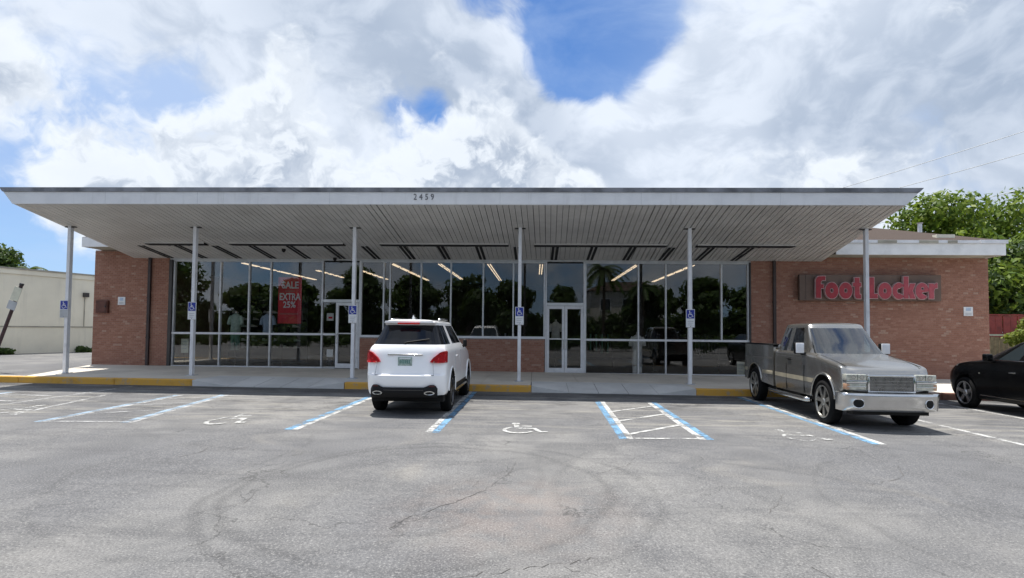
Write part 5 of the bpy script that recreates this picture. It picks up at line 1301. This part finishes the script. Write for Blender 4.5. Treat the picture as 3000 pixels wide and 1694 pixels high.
for sd in (-1, 1):
    c = (sd*.74, .47)
    tk.prism('fog_lamp_hole', [(c[0]+.10*math.cos(a), c[1]+.072*math.sin(a)) for a in [2*PI*k/20 for k in range(20)]], bp(.74)-.06, bp(.74)+.016, 'well_black', bmp, dy=lambda x, z: bp(x)-bp(.74))
    b = Bd().tube([(c[0]+.105*math.cos(a), bp(c[0]+.105*math.cos(a))+.012, c[1]+.078*math.sin(a)) for a in [2*PI*k/20 for k in range(21)]], .010, 6, caps=False); tk.put('fog_lamp_ring', b, 'chrome', bmp, True)
tk.box('valance', -.80, .80, 5.40, 5.62, .27, .33, 'plastic_black', bmp)
for x0 in (-.55, .08): tk.put('wiper', Bd().tube([(x0, 4.36, 1.225), (x0+.05, 4.30, 1.26), (x0+.5, 4.26, 1.265)], .012, 6), 'plastic_black', rest['windshield'])
tk.box('axle', -.85, .85, 4.75, 4.87, .34, .42, 'well_black'); tk.box('chassis', -.70, .70, .6, 5.3, .34, .60, 'well_black')
# hood seam lines, hood centre bulge
for sd in (-1, 1): tk.put('hood_seam', Bd().tube([(sd*.80, 4.45, 1.215), (sd*.80, 5.1, 1.12), (sd*.80, 5.42, 1.065)], .006, 5), 'plastic_black', cab)

# ---- black car at the right edge, nose-in
bc = Car('black_car', 'shiny black car cut off by the right edge, parked nose-in', 'car', 10.43, 13.50-4.7*.88, 0.)
BYS = [.30, .70, 1.10, 1.40, 2.05, 2.18, 2.95, 3.55, 4.20]
BG = [.70, .95, 1.25, 1.45, 2.08, 2.20, 2.98, 3.06, 3.14]; BT = [1.05, 1.15, 1.35, 1.5, 2.0, 2.08, 2.42, 2.46, 2.5]
rows = [ring(.80, .2, 4.45, .22, BYS), ring(.89, .08, 4.60, .25, BYS), ring(.925, .02, 4.68, .45, BYS), ring(.935, 0, 4.70, .65, BYS), ring(.925, .03, 4.66, hood(.88, .78), BYS), ring(.885, .08, 4.55, hood(1.06, .88), BYS),
        ring(.86, .12, 4.30, hood(1.10, .95), BYS), ring(.825, .55, 3.50, hood(1.12, 1.06), BG, fc=.12), ring(.60, 1.0, 2.62, 1.48, BT, rc=.06, fc=.06, fin=.03), ring(.56, 1.05, 2.5, 1.525, [1.1, 1.2, 1.38, 1.5, 1.95, 2.05, 2.30, 2.35, 2.4], rc=.05, fc=.05, fin=.02), ring(.36, 1.15, 2.3, 1.55, [1.2, 1.3, 1.4, 1.5, 1.85, 1.95, 2.1, 2.15, 2.2], rc=.03, fc=.03, fin=.02)]
def labb(j, i, sd):
    S = 'r' if sd > 0 else 'l'
    if j == 7:
        if i <= 3: return 'rearw'
        if i in (6, 7): return 'rd_'+S
        if i in (9,): return 'fd_'+S
        if i >= 12: return 'ws'
    if j == 5 and i in (12, 13): return 'hl_'+S
    if j == 0: return 'skirt'
    return 'body'
resb = bc.shell(rows, labb, {'body': ('body', 'car_black'), 'rearw': ('rear_window', 'car_glass'), 'rd_r': ('door_window', 'windshield_glass'), 'rd_l': ('door_window', 'windshield_glass'), 'fd_r': ('door_window', 'windshield_glass'), 'fd_l': ('door_window', 'windshield_glass'), 'ws': ('windshield', 'windshield_glass'),
    'hl_r': ('headlight', 'lamp_clear'), 'hl_l': ('headlight', 'lamp_clear'), 'skirt': ('skirt', 'plastic_black')}, creases=[('row', 4, .3), ('row', 7, .7), ('row', 8, .6)], arches=[(.95, .36), (3.80, .36)], arch_r=.40)
for y in (.95, 3.80):
    for sd in (-1, 1): bc.wheel(sd*.93, y, .345, .255, .24, sd, 'rim_silver', 5)
for sd in (-1, 1):
    mr = bc.box('wing_mirror', min(sd*.94, sd*1.12), max(sd*.94, sd*1.12), 2.86, 3.02, 1.09, 1.24, 'car_black', None, .03)
    bc.box('mirror_arm', min(sd*.84, sd*.96), max(sd*.84, sd*.96), 2.92, 2.99, 1.08, 1.12, 'plastic_black', mr)
    bc.put('window_trim', Bd().tube([(sd*.845, .8, 1.115), (sd*.85, 2.0, 1.115), (sd*.842, 3.0, 1.108)], .010, 6), 'chrome_dull', resb['body'], True)
    bc.box('sill_trim', min(sd*.915, sd*.93), max(sd*.915, sd*.93), 1.4, 3.3, .33, .345, 'chrome_dull', resb['body'])
    bc.box('door_handle', min(sd*.92, sd*.945), max(sd*.92, sd*.945), 2.28, 2.46, .86, .885, 'chrome_dull', resb['body'], .006)
    bc.put('fender_reflector', Bd().box(min(sd*.9, sd*.925), max(sd*.9, sd*.925), 3.3, 3.34, .80, .82, False), 'lamp_clear', resb['body'])
